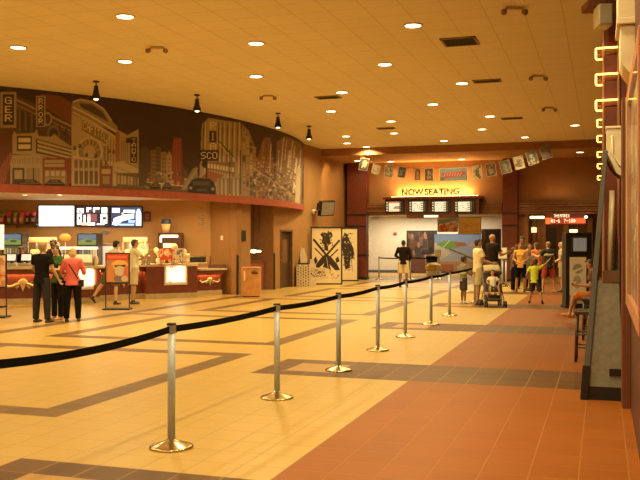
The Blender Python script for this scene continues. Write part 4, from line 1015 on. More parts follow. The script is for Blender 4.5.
simple('mango_sign', 'orange rounded sign above the dark haired staff member', 'sign', 65.3, 0, 25.3, [('fruit', MB().ball((0, 0, 0), (.17, .06, .12), mat('orange_fruit', (.85, .28, .05), .5, emit=(1, .35, .08), es=.3), 20, 12)), ('stem', MB().tube([(0, 0, -.1), (0, 0, -.83)], .015, steel))], z=ZD(237.5, 25.3))
simple('wall_fish_sign', 'small blue grey fish shaped sign on the wall under the menu screens', 'sign', 104, 0, 26.9, [('plaque', MB().extr([(-.14, 0, 0), (-.05, 0, .05), (.08, 0, .06), (.16, 0, .02), (.14, 0, -.06), (-.02, 0, -.07)], (0, .02, 0), mat('blue_grey_plaque', (.2, .22, .26), .5)))], z=ZD(232.5, 26.9))
# registers and small machines on the front worktop
def register(x, D, lab, s=1.):
    return simple('cash_register', lab, 'cash register', x, 0, D, [('base', MB().bx(-.17, .17, -.02, .34, 0, .09, mat('register_beige', (.55, .48, .38), .4))), ('screen_back', MB().box((0, .05, .24), (.30, .05, .22), black, rot=Matrix.Rotation(R(-15), 3, 'X'))), ('screen', MB().box((0, .02, .245), (.26, .012, .17), mat('pale_lit_screen', (.7, .7, .65), .3, emit=(1, .9, .75), es=.7), rot=Matrix.Rotation(R(-15), 3, 'X'))), ('neck', MB().bx(-.03, .03, .06, .12, .08, .2, black))], z=1.0, group='cash registers on the front counter')
register(10.5, 23.0, 'cash register with a pale screen at the left end of the counter')
register(26, 23.2, 'cash register in front of the staff member in black')
register(58, 23.3, 'cash register between the man in black and the woman in green')
t = simple('cup_machine', 'dark machine with a white lit header under the big cup', 'drinks machine', 169.5, 0, 26.9, [('case', MB().bx(-.37, .37, 0, .55, 0, 1.95, mat('dark_machine', (.07, .03, .02), .35))), ('lit_header', MB().bx(-.27, .27, -.02, .01, 1.80, 1.88, mat('header_white', (.9, .9, .8), .3, emit=(1, .9, .7), es=1.6)).bx(-.30, -.24, -.02, .01, 1.65, 1.84, mat('header_white', (1, 1, 1)))), ('panel_lights', MB().bx(-.2, .08, -.02, .01, 1.48, 1.62, mat('header_dim', (.9, .8, .6), .3, emit=(1, .8, .5), es=.8)))], z=0)
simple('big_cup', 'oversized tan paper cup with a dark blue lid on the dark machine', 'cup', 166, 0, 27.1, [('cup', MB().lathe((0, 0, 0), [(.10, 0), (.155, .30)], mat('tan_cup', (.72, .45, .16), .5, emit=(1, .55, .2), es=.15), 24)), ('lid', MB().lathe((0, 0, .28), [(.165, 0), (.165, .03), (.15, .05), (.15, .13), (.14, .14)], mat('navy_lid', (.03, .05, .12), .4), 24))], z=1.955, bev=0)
for k, (x, w, lab, ca, cb) in enumerate(((165.5, .40, 'red and white candy box display on the right counter block', (.75, .09, .03), (.8, .6, .4)), (178, .32, 'white and blue candy box display beside the red one', (.7, .55, .40), (.16, .2, .3)))):
    cv = Canvas(0, 0, 20, 14, .4, ca); cv.ell(12, 5, 5, 4, cb, .15); cv.speck(0, 0, 20, 14, 22, 3, [ca, cb, (.9, .7, .5)])
    t = item('candy_display', lab, 'candy display', x, 0, 24.95, z=1.012, group='candy displays on the counter')
    m = mat('display_card_%s' % ('red' if k == 0 else 'pale'), ca, .5)
    MB().bx(-w/2, w/2, 0, .22, .12, .46, m).bx(-w/2+.02, -w/2+.05, .03, .06, 0, .12, steel).bx(w/2-.05, w/2-.02, .03, .06, 0, .12, steel).build('box', t, .004)
    picture(cv, 'print', flatmap(cv, (-w/2+.01, -.004, .45), (w-.02, 0, 0), (0, 0, -.32)), paint_mat('card_print', .4, es=0), t)
for x, D, s, lab in ((160.5, 25.4, .9, 'heap of pale popcorn bags left on the right counter block'), (174, 25.5, 1.2, 'tallest heap of pale popcorn bags on the right counter block'), (185.5, 25.3, .8, 'small heap of pale bags at the right of the candy displays')):
    m = MB()
    for k in range(7): m.ball((random.uniform(-.12, .12)*s, random.uniform(-.08, .08), .08+random.uniform(0, .38)*s), (.09*s, .08*s, .09*s), mat('popcorn_bag', (.85, .68, .42), .7), 10, 6)
    m.ball((0, 0, .1), (.17*s, .12, .11), mat('popcorn_bag', (1, 1, 1)), 10, 6)
    o = m.build('popcorn_bag_heap', None, loc=(*at(x, D), 1.01)); tag(o, lab, 'bags', 'bag heaps on the counter')
simple('card_terminal', 'dark boxy machine with a silver rim at the right end of the counter', 'machine', 196.5, 0, 26.1, [('case', MB().bx(-.26, .26, -.15, .2, 0, .22, black)), ('rim', MB().bx(-.27, .27, -.16, .2, .19, .22, steel_in)), ('foot', MB().bx(-.3, .33, -.2, .22, -.0, .03, worktop_m))], z=1.012)
t = simple('condiment_tray', 'low dark tray on the low counter end', 'tray', 217, 0, 27.0, [('tray', MB().bx(-.26, .26, -.15, .2, 0, .12, mat('dark_brown_tray', (.12, .05, .025), .5))), ('bottle', MB().lathe((-.22, 0, .0), [(.03, 0), (.035, .25), (.02, .3), (.018, .38)], mat('brown_bottle', (.16, .06, .03), .3), 12))], z=.84)
for x, D, h, lab in ((143.5, 24.5, .2, 'silver napkin holder by the hands of the man in white'), (96, 23.9, .24, 'white cup on the counter left of the first man in white'), (148.5, 24.6, .25, 'silver topping dispenser right of the man in white')):
    o = MB().lathe((0, 0, 0), [(.06, 0), (.07, h*.7), (.05, h), (.02, h+.03)], steel_in if 'silver' in lab else crt, 16).build('dispenser' if 'silver' in lab else 'paper_cup', None, loc=(*at(x, D), 1.0)); tag(o, lab, 'dispenser' if 'silver' in lab else 'cup')
# concession lighting
for x, D in ((-12, 24.3), (25, 24.4), (60, 24.3), (95, 24.6), (130, 24.9), (165, 25.6), (196, 26.2)):
    p = at(x, D); area('concession_lamp', (*p, 2.97), .3, 36, (1, .72, .32), spread=160)
    o = dup(first, None, (*p, 3.0), None, ['small downlight over the concession, far left', 'small downlight over the concession, above the cash register', 'small downlight over the concession, over the left menu screen', 'small downlight over the concession, over the middle menu screen', 'small downlight over the concession, over the right menu screen', 'small downlight over the concession, above the big cup', 'small downlight over the concession, above the wall lettering'][[-12, 25, 60, 95, 130, 165, 196].index(x)], 'downlights inside the concession'); o.scale = (.55, .55, .55)

# poster stands
def pstand(x, yb, w, y0, y1, lab, cv):
    p = fl(x, yb); D = H*F/(yb-HY); t = thing('poster_stand', lab, 'poster stand', (*p, 0), TH)
    W_ = w/F*D; z0, z1 = ZD(y1, D), ZD(y0, D)
    MB().bx(-W_/2-.03, W_/2+.03, -.2, .2, 0, .035, black).build('base', t, .006)
    MB().bx(-W_/2, -W_/2+.022, -.01, .012, .03, z1, black).build('post', t); MB().bx(W_/2-.022, W_/2, -.01, .012, .03, z1, black).build('post', t)
    MB().bx(-W_/2, W_/2, -.012, .018, z0-.03, z1+.02, black).build('poster_frame', t, .004)
    picture(cv, 'print', flatmap(cv, (-W_/2+.03, -.017, z1-.01), (W_-.06, 0, 0), (0, 0, z0-z1+.02)), paint, t)
random.seed(21)
cv = Canvas(0, 0, 40, 50, .5, (.48, .20, .10)); cv.rect(0, 0, 40, 11, (.62, .07, .035), .06); cv.rect(3, 3, 37, 8, (.75, .16, .08), .15); cv.ell(24, 20, 15, 9, (.75, .42, .12), .1); cv.poly([(14, 20), (36, 19), (34, 23), (16, 24)], (.08, .04, .03)); cv.ell(24, 30, 9, 9, (.60, .46, .34), .1); cv.poly([(3, 22), (12, 20), (14, 50), (3, 50)], (.60, .22, .08), .2); cv.poly([(32, 24), (40, 20), (40, 40), (30, 40)], (.55, .15, .08), .2); cv.ell(22, 44, 9, 5, (.2, .15, .14), .2); cv.ell(33, 44, 6, 5, (.55, .42, .3), .15)
pstand(117.6, 309.5, 24.5, 253.5, 282.5, 'framed red and orange poster on a thin black stand before the counter', cv)
cv = Canvas(0, 0, 40, 60, .5, (.60, .30, .16)); cv.rect(0, 0, 40, 9, (.7, .5, .3), .1); cv.speck(0, 8, 40, 60, 40, 7, [(.6, .14, .06), (.65, .42, .24), (.45, .2, .1)]); cv.line(24, 40, 40, 38, 1, (.2, .05, .03))
pstand(-5, 317.5, 24, 255, 287, 'framed poster on a thin black stand at the left edge of the photo', cv)
t = item('lit_panel', 'narrow lit panel on a dark post at the far left edge', 'panel', -3, 0, 21.8, z=0)
MB().bx(-.16, .16, 0, .06, 1.47, 2.1, mat('pale_lit_panel', (.8, .75, .55), .4, emit=(1, .85, .55), es=1.2)).build('panel', t, .006); MB().bx(.0, .04, .02, .05, 0, 1.47, black).bx(-.2, .2, -.15, .2, 0, .03, black).build('post', t)

# ================================================================== PIER, ALCOVE AND LEFT WALL
p = fl(251, 297.3); 
t = thing('litter_bin', 'orange wooden litter bin with a rounded slot in front of the alcove', 'litter bin', (*p, 0), R(18))
MB().bx(-.29, .27, 0, .52, 0.03, .86, wood).bx(-.25, .23, .03, .5, 0, .03, wood_dk).build('cabinet', t, .015); MB().bx(-.30, .28, -.01, .53, .86, .90, wood).build('lid', t, .012)
MB().tube([(.02, -.008, .76), (.20, -.008, .76)], .05, wood_dk, n=14).build('slot', t); MB().bx(-.22, -.17, -.012, 0, .5, .78, mat('pale_sticker', (.8, .6, .35), .5)).build('sticker', t)
p_ = at(243, 26.5)
X, D = -10.88, DX(243, -10.88)
o = MB().bx(-10.88, -10.86, YX(241.2, -10.88), YX(245.5, -10.88), ZX(243, 241, -10.88), ZX(243, 230.5, -10.88), black).build('wall_sign', None, .004); tag(o, 'small black sign on the wall above the wooden litter bin', 'sign')
o = MB().bx(-10.92, -10.86, 24.80, 24.86, 0, ZX(239.3, 255, -10.9), black).build('corner_guard', None); tag(o, 'dark corner guard on the pier beside the low counter end', 'corner guard')
o = MB().bx(-10.9, -10.86, ya1+.0, ya1+.06, 0, ZX(273.5, 253, -10.9), black).build('corner_guard', None); tag(o, 'dark corner guard on the wall edge right of the alcove', 'corner guard')
pA = (LW-.85, (ya0+ya1)/2+.1)
t = thing('alcove_cabinet', 'low red brown cabinet inside the dark alcove', 'cabinet', (*pA, 0), 0)
MB().bx(-.5, .55, -.85, .8, 0, .98, mat('alcove_cab', (.22, .06, .03), .5)).build('body', t, .006); MB().bx(-.52, .58, -.87, .82, .98, 1.02, wood_dk).build('worktop', t)
t = thing('drink_tower', 'ribbed dark drinks machine on the alcove cabinet', 'drinks machine', (pA[0]-.05, pA[1]-.15, 1.02), 0)
m = MB().bx(-.3, .3, -.4, .4, 0, .3, black)
for k in range(9): m.bx(.29, .31, -.38+k*.088, -.34+k*.088, .02, .28, mat('grey_rib', (.15, .12, .1), .4))
m.build('case', t, .005)
shade = mat('glowing_shade', (.95, .8, .5), .5, emit=(1, .75, .35), es=5)
for dx, lab, s in ((253.5, 'bright oval lamp at the left of the alcove', 1.), (259, 'small glowing lamp beside the oval one in the alcove', .6)):
    D = 29.0; p = at(dx, D); t = thing('alcove_lamp', lab, 'lamp', (*p, ZD(251.3, D)), TH)
    MB().ball((0, 0, 0), (.13*s, .1*s, .05*s+.01), shade, 16, 8).build('shade', t); MB().tube([(0, 0, .03), (0, .1, .12), (0, .12, 3.0-t.location.z)], .008, black).build('stem', t)
point('alcove_glow', (*at(255, 28.75), 1.75), 7, (1, .6, .22))
# cardboard display beside the framed posters
random.seed(31)
t = item('card_display', 'patterned black and cream cardboard display left of the framed posters', 'cardboard display', 303.5, 0, 31.9, z=0)
ivory = mat('ivory_card', (.66, .54, .36), .6)
MB().bx(-.26, .24, 0, .3, 0, .82, ivory).bx(-.22, .2, .02, .28, .82, .88, black).build('box', t, .005)
cv = Canvas(0, 0, 28, 44, .5, (.62, .50, .33)); 
for k in range(5):
    for j in range(8): cv.ell(3+k*5.5, 3+j*5.5+(k % 2)*2.5, 1.6, 1.8, random.choice([(.08, .05, .03), (.2, .13, .08), (.35, .22, .1)]), .1)
picture(cv, 'print', flatmap(cv, (-.255, -.003, .815), (.49, 0, 0), (0, 0, -.81)), paint, t)
MB().extr([(-.12, .1, .88), (.12, .1, .88), (.14, .1, 1.1), (.02, .1, 1.42), (-.08, .1, 1.46), (-.14, .1, 1.2)], (0, .03, 0), ivory).extr([(-.2, .13, .88), (0, .13, .88), (-.14, .13, 1.3)], (0, .02, 0), black).build('topper', t)
t = item('card_cutout', 'low ragged black and cream cardboard cutout leaning before the first framed poster', 'cardboard cutout', 316, 0, 31.9, z=0)
cv = Canvas(0, 0, 40, 40, .5, (.62, .50, .33)); cv.speck(0, 0, 40, 40, 110, 3.4, [(.10, .06, .04), (.30, .2, .1), (.66, .54, .36), (.18, .1, .06)])
MB().extr([(-.34, 0, 0), (-.10, 0, 0), (.0, 0, .25), (.42, 0, .30), (.55, 0, .62), (.30, 0, .72), (.02, 0, .70), (-.10, 0, 1.02), (-.22, 0, 1.02), (-.24, 0, .5)], (0, .03, 0), ivory).build('card', t)
picture(cv, 'print', flatmap(cv, (-.20, -.003, .68), (.56, 0, 0), (0, 0, -.32)), paint, t)
MB().bx(-.1, .0, .03, .3, 0, .4, ivory).build('strut', t)
# large framed ink posters
def big(x0, x1, y0, y1, cv, lab):
    yb = y1; D = H*F/(yb-HY); W_ = (x1-x0)/F*D; h = ZD(y0, D)
    t = thing('framed_poster', lab, 'poster', (*at((x0+x1)/2, D), 0), TH, 'large framed ink posters')
    f = MB(); e = .05
    f.bx(-W_/2, W_/2, 0, .08, 0, e, black).bx(-W_/2, W_/2, 0, .08, h-e, h, black).bx(-W_/2, -W_/2+e, 0, .08, e, h-e, black).bx(W_/2-e, W_/2, 0, .08, e, h-e, black).bx(-W_/2+e, W_/2-e, .03, .07, e, h-e, ivory)
    f.build('frame', t, .004)
    picture(cv, 'print', flatmap(cv, (-W_/2+e, .026, h-e), (W_-2*e, 0, 0), (0, 0, -h+2*e)), paint, t)
CR = (.74, .60, .38); IK = (.03, .018, .012)
cv = Canvas(0, 0, 60, 110, .5, CR)
for x0_, y0_, x1_, y1_, w_ in ((3, 22, 30, 54, 4.5), (57, 24, 30, 54, 4.0), (6, 40, 22, 56, 2.2), (54, 42, 38, 57, 2.6)): cv.line(x0_, y0_, x1_, y1_, w_, IK)   # broad crossing brush strokes
cv.poly([(17, 13), (22, 8), (31, 10), (40, 7), (43, 16), (37, 22), (39, 31), (33, 36), (34, 46), (26, 44), (25, 33), (20, 28), (22, 19)], IK, .1); cv.speck(16, 8, 44, 46, 26, 3, [(.3, .2, .12), IK])
cv.poly([(29, 50), (40, 58), (52, 72), (58, 84), (48, 84), (36, 72), (40, 86), (20, 86), (25, 70), (12, 82), (3, 84), (10, 70), (20, 58)], IK, .1)
cv.poly([(4, 62), (8, 56), (12, 66), (6, 74)], IK); cv.poly([(54, 56), (57, 66), (50, 70), (48, 62)], IK); cv.line(30, 58, 34, 84, .8, CR)
cv.speck(4, 84, 54, 100, 60, 2.6, [(.30, .22, .12), (.5, .38, .22), IK, CR])
big(310.6, 342.4, 226.8, 284.6, cv, 'nearer framed poster with black crossed ink strokes on cream')
cv = Canvas(0, 0, 50, 110, .5, CR)
cv.poly([(22, 8), (30, 12), (34, 26), (42, 42), (44, 56), (38, 66), (36, 58), (34, 84), (24, 88), (20, 60), (16, 30)], IK, .12); cv.line(37, 60, 40, 92, 1.2, (.3, .2, .12)); cv.speck(18, 10, 44, 90, 60, 2.6, [(.3, .2, .12), IK, (.5, .38, .24)])
big(333, 358.4, 227.5, 281.2, cv, 'farther framed poster with a tall black ink blot, half hidden')
# television on a bracket
D = 34.0; p = at(327.5, D)
t = thing('wall_television', 'grey flat television tilted down on a bracket high on the left wall', 'television', (*p, ZD(208.5, D)), 0); t.rotation_euler = (R(14), R(-4), R(58))
MB().bx(-.36, .36, -.03, .16, -.30, .30, blackgloss).build('casing', t, .012); MB().bx(-.32, .32, -.036, -.028, -.26, .26, mat('grey_screen', (.22, .18, .15), .12, spec=1.)).build('screen', t)
MB().tube([(0, .07, 0), (-.1, .45, .05)], .03, black).box((-.1, .30, .0), (.2, .25, .3), black).build('bracket', t)
D = DX(312, -10.86)
t = thing('security_camera', 'small white dome camera left of the wall television', 'camera', (-10.88, YX(312.5, -10.88), ZX(312.5, 211.5, -10.88)))
MB().ball((.05, 0, 0), (.10, .08, .09), cream, 14, 8).build('housing', t); MB().ball((.13, -.03, -.02), .05, black, 10, 8).build('dome', t)
t = item('thermostat', 'tiny pale thermostat on the pier wall right of the wall lettering', 'thermostat', 221.5, 0, 26.35, z=ZD(240, 26.35), rz=-.35)
MB().bx(-.04, .04, 0, .03, 0, .13, cream).build('case', t, .005)
spot('tv_wall_wash', (-9.9, 33.6, 5.1), (-10.95, 34.2, 3.9), 120, (1, .62, .2), 80)

# ================================================================== RIGHT WALL
neon = mat('yellow_neon', (.9, .7, .2), .4, emit=(1., .55, .07), es=9.)
def neon_bracket(x, y, z, w, s, lab):
    t = thing('neon_bracket', lab, 'neon light', (x, y, z), 0, 'yellow neon brackets along the right wall')
    MB().tube([(w, -.02, 0), (0, -.02, 0), (-.01, 0, -.005), (-.01, .02, -.02), (-.01, .02, -s+.02), (0, .02, -s), (.06, .02, -s)], .010, neon, n=8).build('tube', t)
    MB().tube([(.0, .05, -.0), (.0, .05, -s)], .02, maroon, n=8).tube([(.0, .05, -s/2), (w, .05, -s/2)], .018, maroon, n=8).build('holder', t)
D0 = 10.2
for (y, s), lab in zip(((49, .13), (75, .125), (101, .12)), ('top yellow neon bracket on the near red column', 'second yellow neon bracket on the near red column', 'third yellow neon bracket on the near red column')):
    neon_bracket(-.06, 10.96, ZD(y, D0+.25), .24, s, lab)
for (y, D), lab in zip(((120, 13.6), (136, 15.7), (152, 18.5), (164, 21.3), (176, 25.2)), ('fourth yellow neon bracket down, just past the near red column', 'fifth yellow neon bracket down on the right', 'sixth yellow neon bracket down on the right', 'seventh yellow neon bracket down on the right', 'lowest and farthest yellow neon bracket on the right')):
    X = D*((598-320)/F*cT-sT); neon_bracket(X, D*cT+D*(278/F)*sT, ZD(y, D), RX-X, .11, lab)
o = thing('wall_speaker', 'grey box speaker high on the near red column', 'speaker', (.0, 10.6, 4.31), R(15))
MB().bx(-.06, .10, -.1, .16, -.125, .125, mat('speaker_grey', (.42, .34, .22), .5)).build('cabinet', o, .012); MB().bx(-.045, .085, -.105, -.098, -.11, .11, mat('speaker_cloth', (.30, .25, .18), .9)).build('grille', o); MB().bx(-.14, .05, .05, .4, .14, .22, wall_dark).build('mount', o)
def corbel(x0, x1, y0, y1, z0, z1, name, lab, slabs):
    t = thing(name, lab, 'corbel', (x1, y0, z0), 0)
    n = 10; pts = [(0, 0, 0)]
    W_ = x1-x0; h = z1-z0
    prof = [(0, 0, 0)]+[(-W_*math.sin(R(90)*i/n), 0, h*.55*(1-math.cos(R(90)*i/n))) for i in range(1, n+1)]+[(-W_, 0, h), (0, 0, h)]
    MB().extr(prof, (0, y1-y0, 0), cream).build('scroll', t, .006)
    m_ = MB()
    for (a, dz, hh) in slabs: m_.bx(-W_-a, 0, -a, y1-y0+a, h+dz, h+dz+hh, cream)
    if slabs: m_.build('moulding', t, .008)
    MB().tube([(-W_*.75, -.004, h*.85), (-W_*.72, -.004, h*.5), (-W_*.4, -.004, h*.25), (-.02, -.004, h*.22)], .012, cream, n=8).build('bead', t)
corbel(.045, RX, 9.85, 10.35, ZD(178, 9.35), ZD(129, 9.35), 'cornice_corbel', 'pale rounded corbel on the right wall under the neon brackets', [(.01, 0, .03)])
corbel(.15, .7, 7.9, 8.5, ZD(92, 7.5), ZD(26, 7.5), 'cornice_corbel', 'large cream scroll corbel in the top right corner', [(.03, 0, .06), (.02, .06, .5)])
# poster case
t = thing('poster_case', 'tall pinkish framed poster case on the near right wall', 'poster case', (RX, 7.6, 1.05), 0)
pf = mat('pink_wood_frame', (.50, .20, .13), .4); y0, y1, hz = -1.75, 1.05, 2.0
f = MB(); e = .13
f.bx(-.05, 0, y0, y1, 0, e, pf).bx(-.05, 0, y0, y1, hz-e, hz, pf).bx(-.05, 0, y0, y0+e, e, hz-e, pf).bx(-.05, 0, y1-e*2.4, y1, e, hz-e, pf).bx(-.015, 0, y0+e, y1-e, e, hz-e, black)
f.build('frame', t, .008)
cv = Canvas(0, 0, 60, 50, .5, (.30, .20, .10)); random.seed(2); cv.speck(0, 0, 60, 50, 130, 6, [(.45, .36, .2), (.10, .07, .05), (.2, .14, .1), (.6, .5, .3), (.3, .12, .07)])
picture(cv, 'print', flatmap(cv, (-.02, y1-e*2.4, hz-e), (0, y0+e-(y1-e*2.4), 0), (0, 0, -hz+2*e)), paint, t)
MB().bx(-.055, -.048, y0+e, y1-e*2.4, e, hz-e, glass).build('glass', t)
MB().bx(-.058, -.05, y1-.04, y1-.02, 0.02, hz-.02, gold).bx(-.058, -.05, y1-e*2.4, y1-e*2.4+.02, e, hz-e, gold).build('gilt_line', t)
# leaning standee
t = thing('leaning_standee', 'tall grey display board leaning back on the right wall, seen edge on', 'standee', (0, 9.45, 0), 0)
MB().extr([(-.215, 0, 0), (-.15, 0, 0), (.06, 0, 2.62), (.015, 0, 2.62)], (0, 1.05, 0), bluegrey).build('front_board', t, .004)
MB().extr([(-.14, .03, .14), (.215, .03, .14), (.165, .03, 1.26), (-.05, .03, 1.26)], (0, .02, 0), greyfab).build('side_panel', t)
MB().extr([(-.152, .02, 0), (.235, .02, 0), (.225, .02, .14), (-.145, .02, .14)], (0, .05, 0), black).extr([(-.222, -.01, 0), (-.15, -.01, 0), (-.12, -.01, .36), (-.195, -.01, .36)], (0, .06, 0), black).build('foot', t)
MB().box((.09, .05, 1.30), (.17, .06, .12), wood_dk).build('clamp', t); MB().box((.13, .02, .30), (.12, .02, .07), black).build('latch', t)
MB().tube([(.075, .08, 1.3), (.10, .08, 2.2)], .028, mat('pale_tube', (.55, .45, .32), .4), n=12).build('pole', t)
MB().extr([(.0, .3, .1), (.22, .3, .1), (.15, .3, 1.9)], (0, .02, 0), greyfab).build('back_flap', t)
# kiosk
D = 21.6; p = at(579, D)
t = thing('video_kiosk', 'tall black kiosk with a small grey screen over a white poster', 'kiosk', (*p, 0), TH)
MB().bx(-.33, .33, 0, .35, 0, 1.9, black).bx(-.36, .36, -.05, .4, 0, .06, black).build('case', t, .012)
MB().bx(-.19, .21, -.02, .01, 1.40, 1.80, mat('kiosk_bezel', (.05, .045, .04), .3)).build('screen_frame', t, .006); MB().bx(-.15, .18, -.03, -.018, 1.43, 1.76, mat('grey_lit_screen', (.25, .25, .24), .2, emit=(.45, .48, .45), es=.2)).build('screen', t)
cv = Canvas(0, 0, 20, 56, .4, (.85, .80, .66)); cv.ell(10, 14, 6, 6, (.35, .36, .34), .15); cv.ell(9, 30, 5, 8, (.45, .44, .38), .1); cv.line(4, 18, 17, 12, 2.5, (.9, .8, .5)); cv.rect(0, 46, 20, 56, (.5, .42, .3), .1)
cv.blur(3); picture(cv, 'poster', flatmap(cv, (-.24, -.006, 1.28), (.42, 0, 0), (0, 0, -1.17)), paint, t)
# chairs by the right wall
def tall_chair(label, loc, rz, seat_h=.68, top=1.32):
    t = thing('high_chair', label, 'chair', loc, rz, 'dark high chairs by the right wall'); s = .19; cm = mat('dark_chair_wood', (.05, .03, .02), .4)
    MB().box((0, 0, seat_h), (.42, .42, .05), cm).build('seat', t, .012)
    for a in (-1, 1):
        for b in (-1, 1): MB().tube([(a*s, b*s, 0), (a*.17, b*.17, seat_h-.02)], .02, cm).build('leg', t)
    m_ = MB()
    for zz in (.2, .38): 
        for a in (-1, 1): m_.tube([(a*s, -s, zz), (a*s, s, zz)], .013, cm).tube([(-s, a*s, zz), (s, a*s, zz)], .013, cm)
    m_.build('stretcher', t)
    m_ = MB().tube([(-.18, -.18, seat_h), (-.19, -.23, top)], .018, cm).tube([(.18, -.18, seat_h), (.19, -.23, top)], .018, cm).box((0, -.23, top-.05), (.40, .03, .1), cm)
    for k in range(3): m_.tube([((k-1)*.09, -.19, seat_h), ((k-1)*.09, -.225, top-.08)], .010, cm)
    m_.build('backrest', t)
tall_chair('nearer dark high chair beside the leaning grey board', (-.16, 12.6, 0), R(90))
tall_chair('dark high chair behind the seated person\'s, next to it on the near side', (-.12, 15.4, 0), R(90))
tall_chair('dark high chair in which the person by the kiosk sits', (-.13, 18.2, 0), R(90), .50, 1.0)
# ================================================================== PEOPLE
def V(*a): return Vector(a)
skin_m = {k: mat('skin_'+k, c, .55, noise=.04) for k, c in (('fair', (.62, .36, .22)), ('tan', (.42, .22, .12)), ('brown', (.26, .13, .07)))}
hair_m = {k: mat('hair_'+k, c, .6, noise=.25, scale=40) for k, c in (('black', (.018, .012, .010)), ('brown', (.07, .035, .018)), ('blond', (.52, .36, .16)), ('grey', (.40, .33, .24)), ('sandy', (.26, .15, .07)))}
def cloth(name, c): return mat('cloth_'+name, c, .9, noise=.10, scale=12, bump=.3, spec=.12)
eye_m = mat('eye_dark', (.02, .015, .012), .2); lip_m = mat('lip', (.42, .14, .10), .5)
def remesh(mb, name, parent, voxel, smooth=2):
    me = mb.mesh(name+'_raw'); o = bpy.data.objects.new(name+'_raw', me); COL.objects.link(o)
    r = o.modifiers.new('r', 'REMESH'); r.mode = 'VOXEL'; r.voxel_size = voxel; r.use_smooth_shade = True
    sm = o.modifiers.new('s', 'SMOOTH'); sm.iterations = smooth; sm.factor = .5
    dg = bpy.context.evaluated_depsgraph_get(); new = bpy.data.meshes.new_from_object(o.evaluated_get(dg)); new.name = name
    mt = me.materials[0]; bpy.data.objects.remove(o); bpy.data.meshes.remove(me)
    new.materials.clear(); new.materials.append(mt)
    q = bpy.data.objects.new(name, new); COL.objects.link(q); q.parent = parent
    return q
def rotv(v, ax, deg): return Matrix.Rotation(R(deg), 3, ax)@v
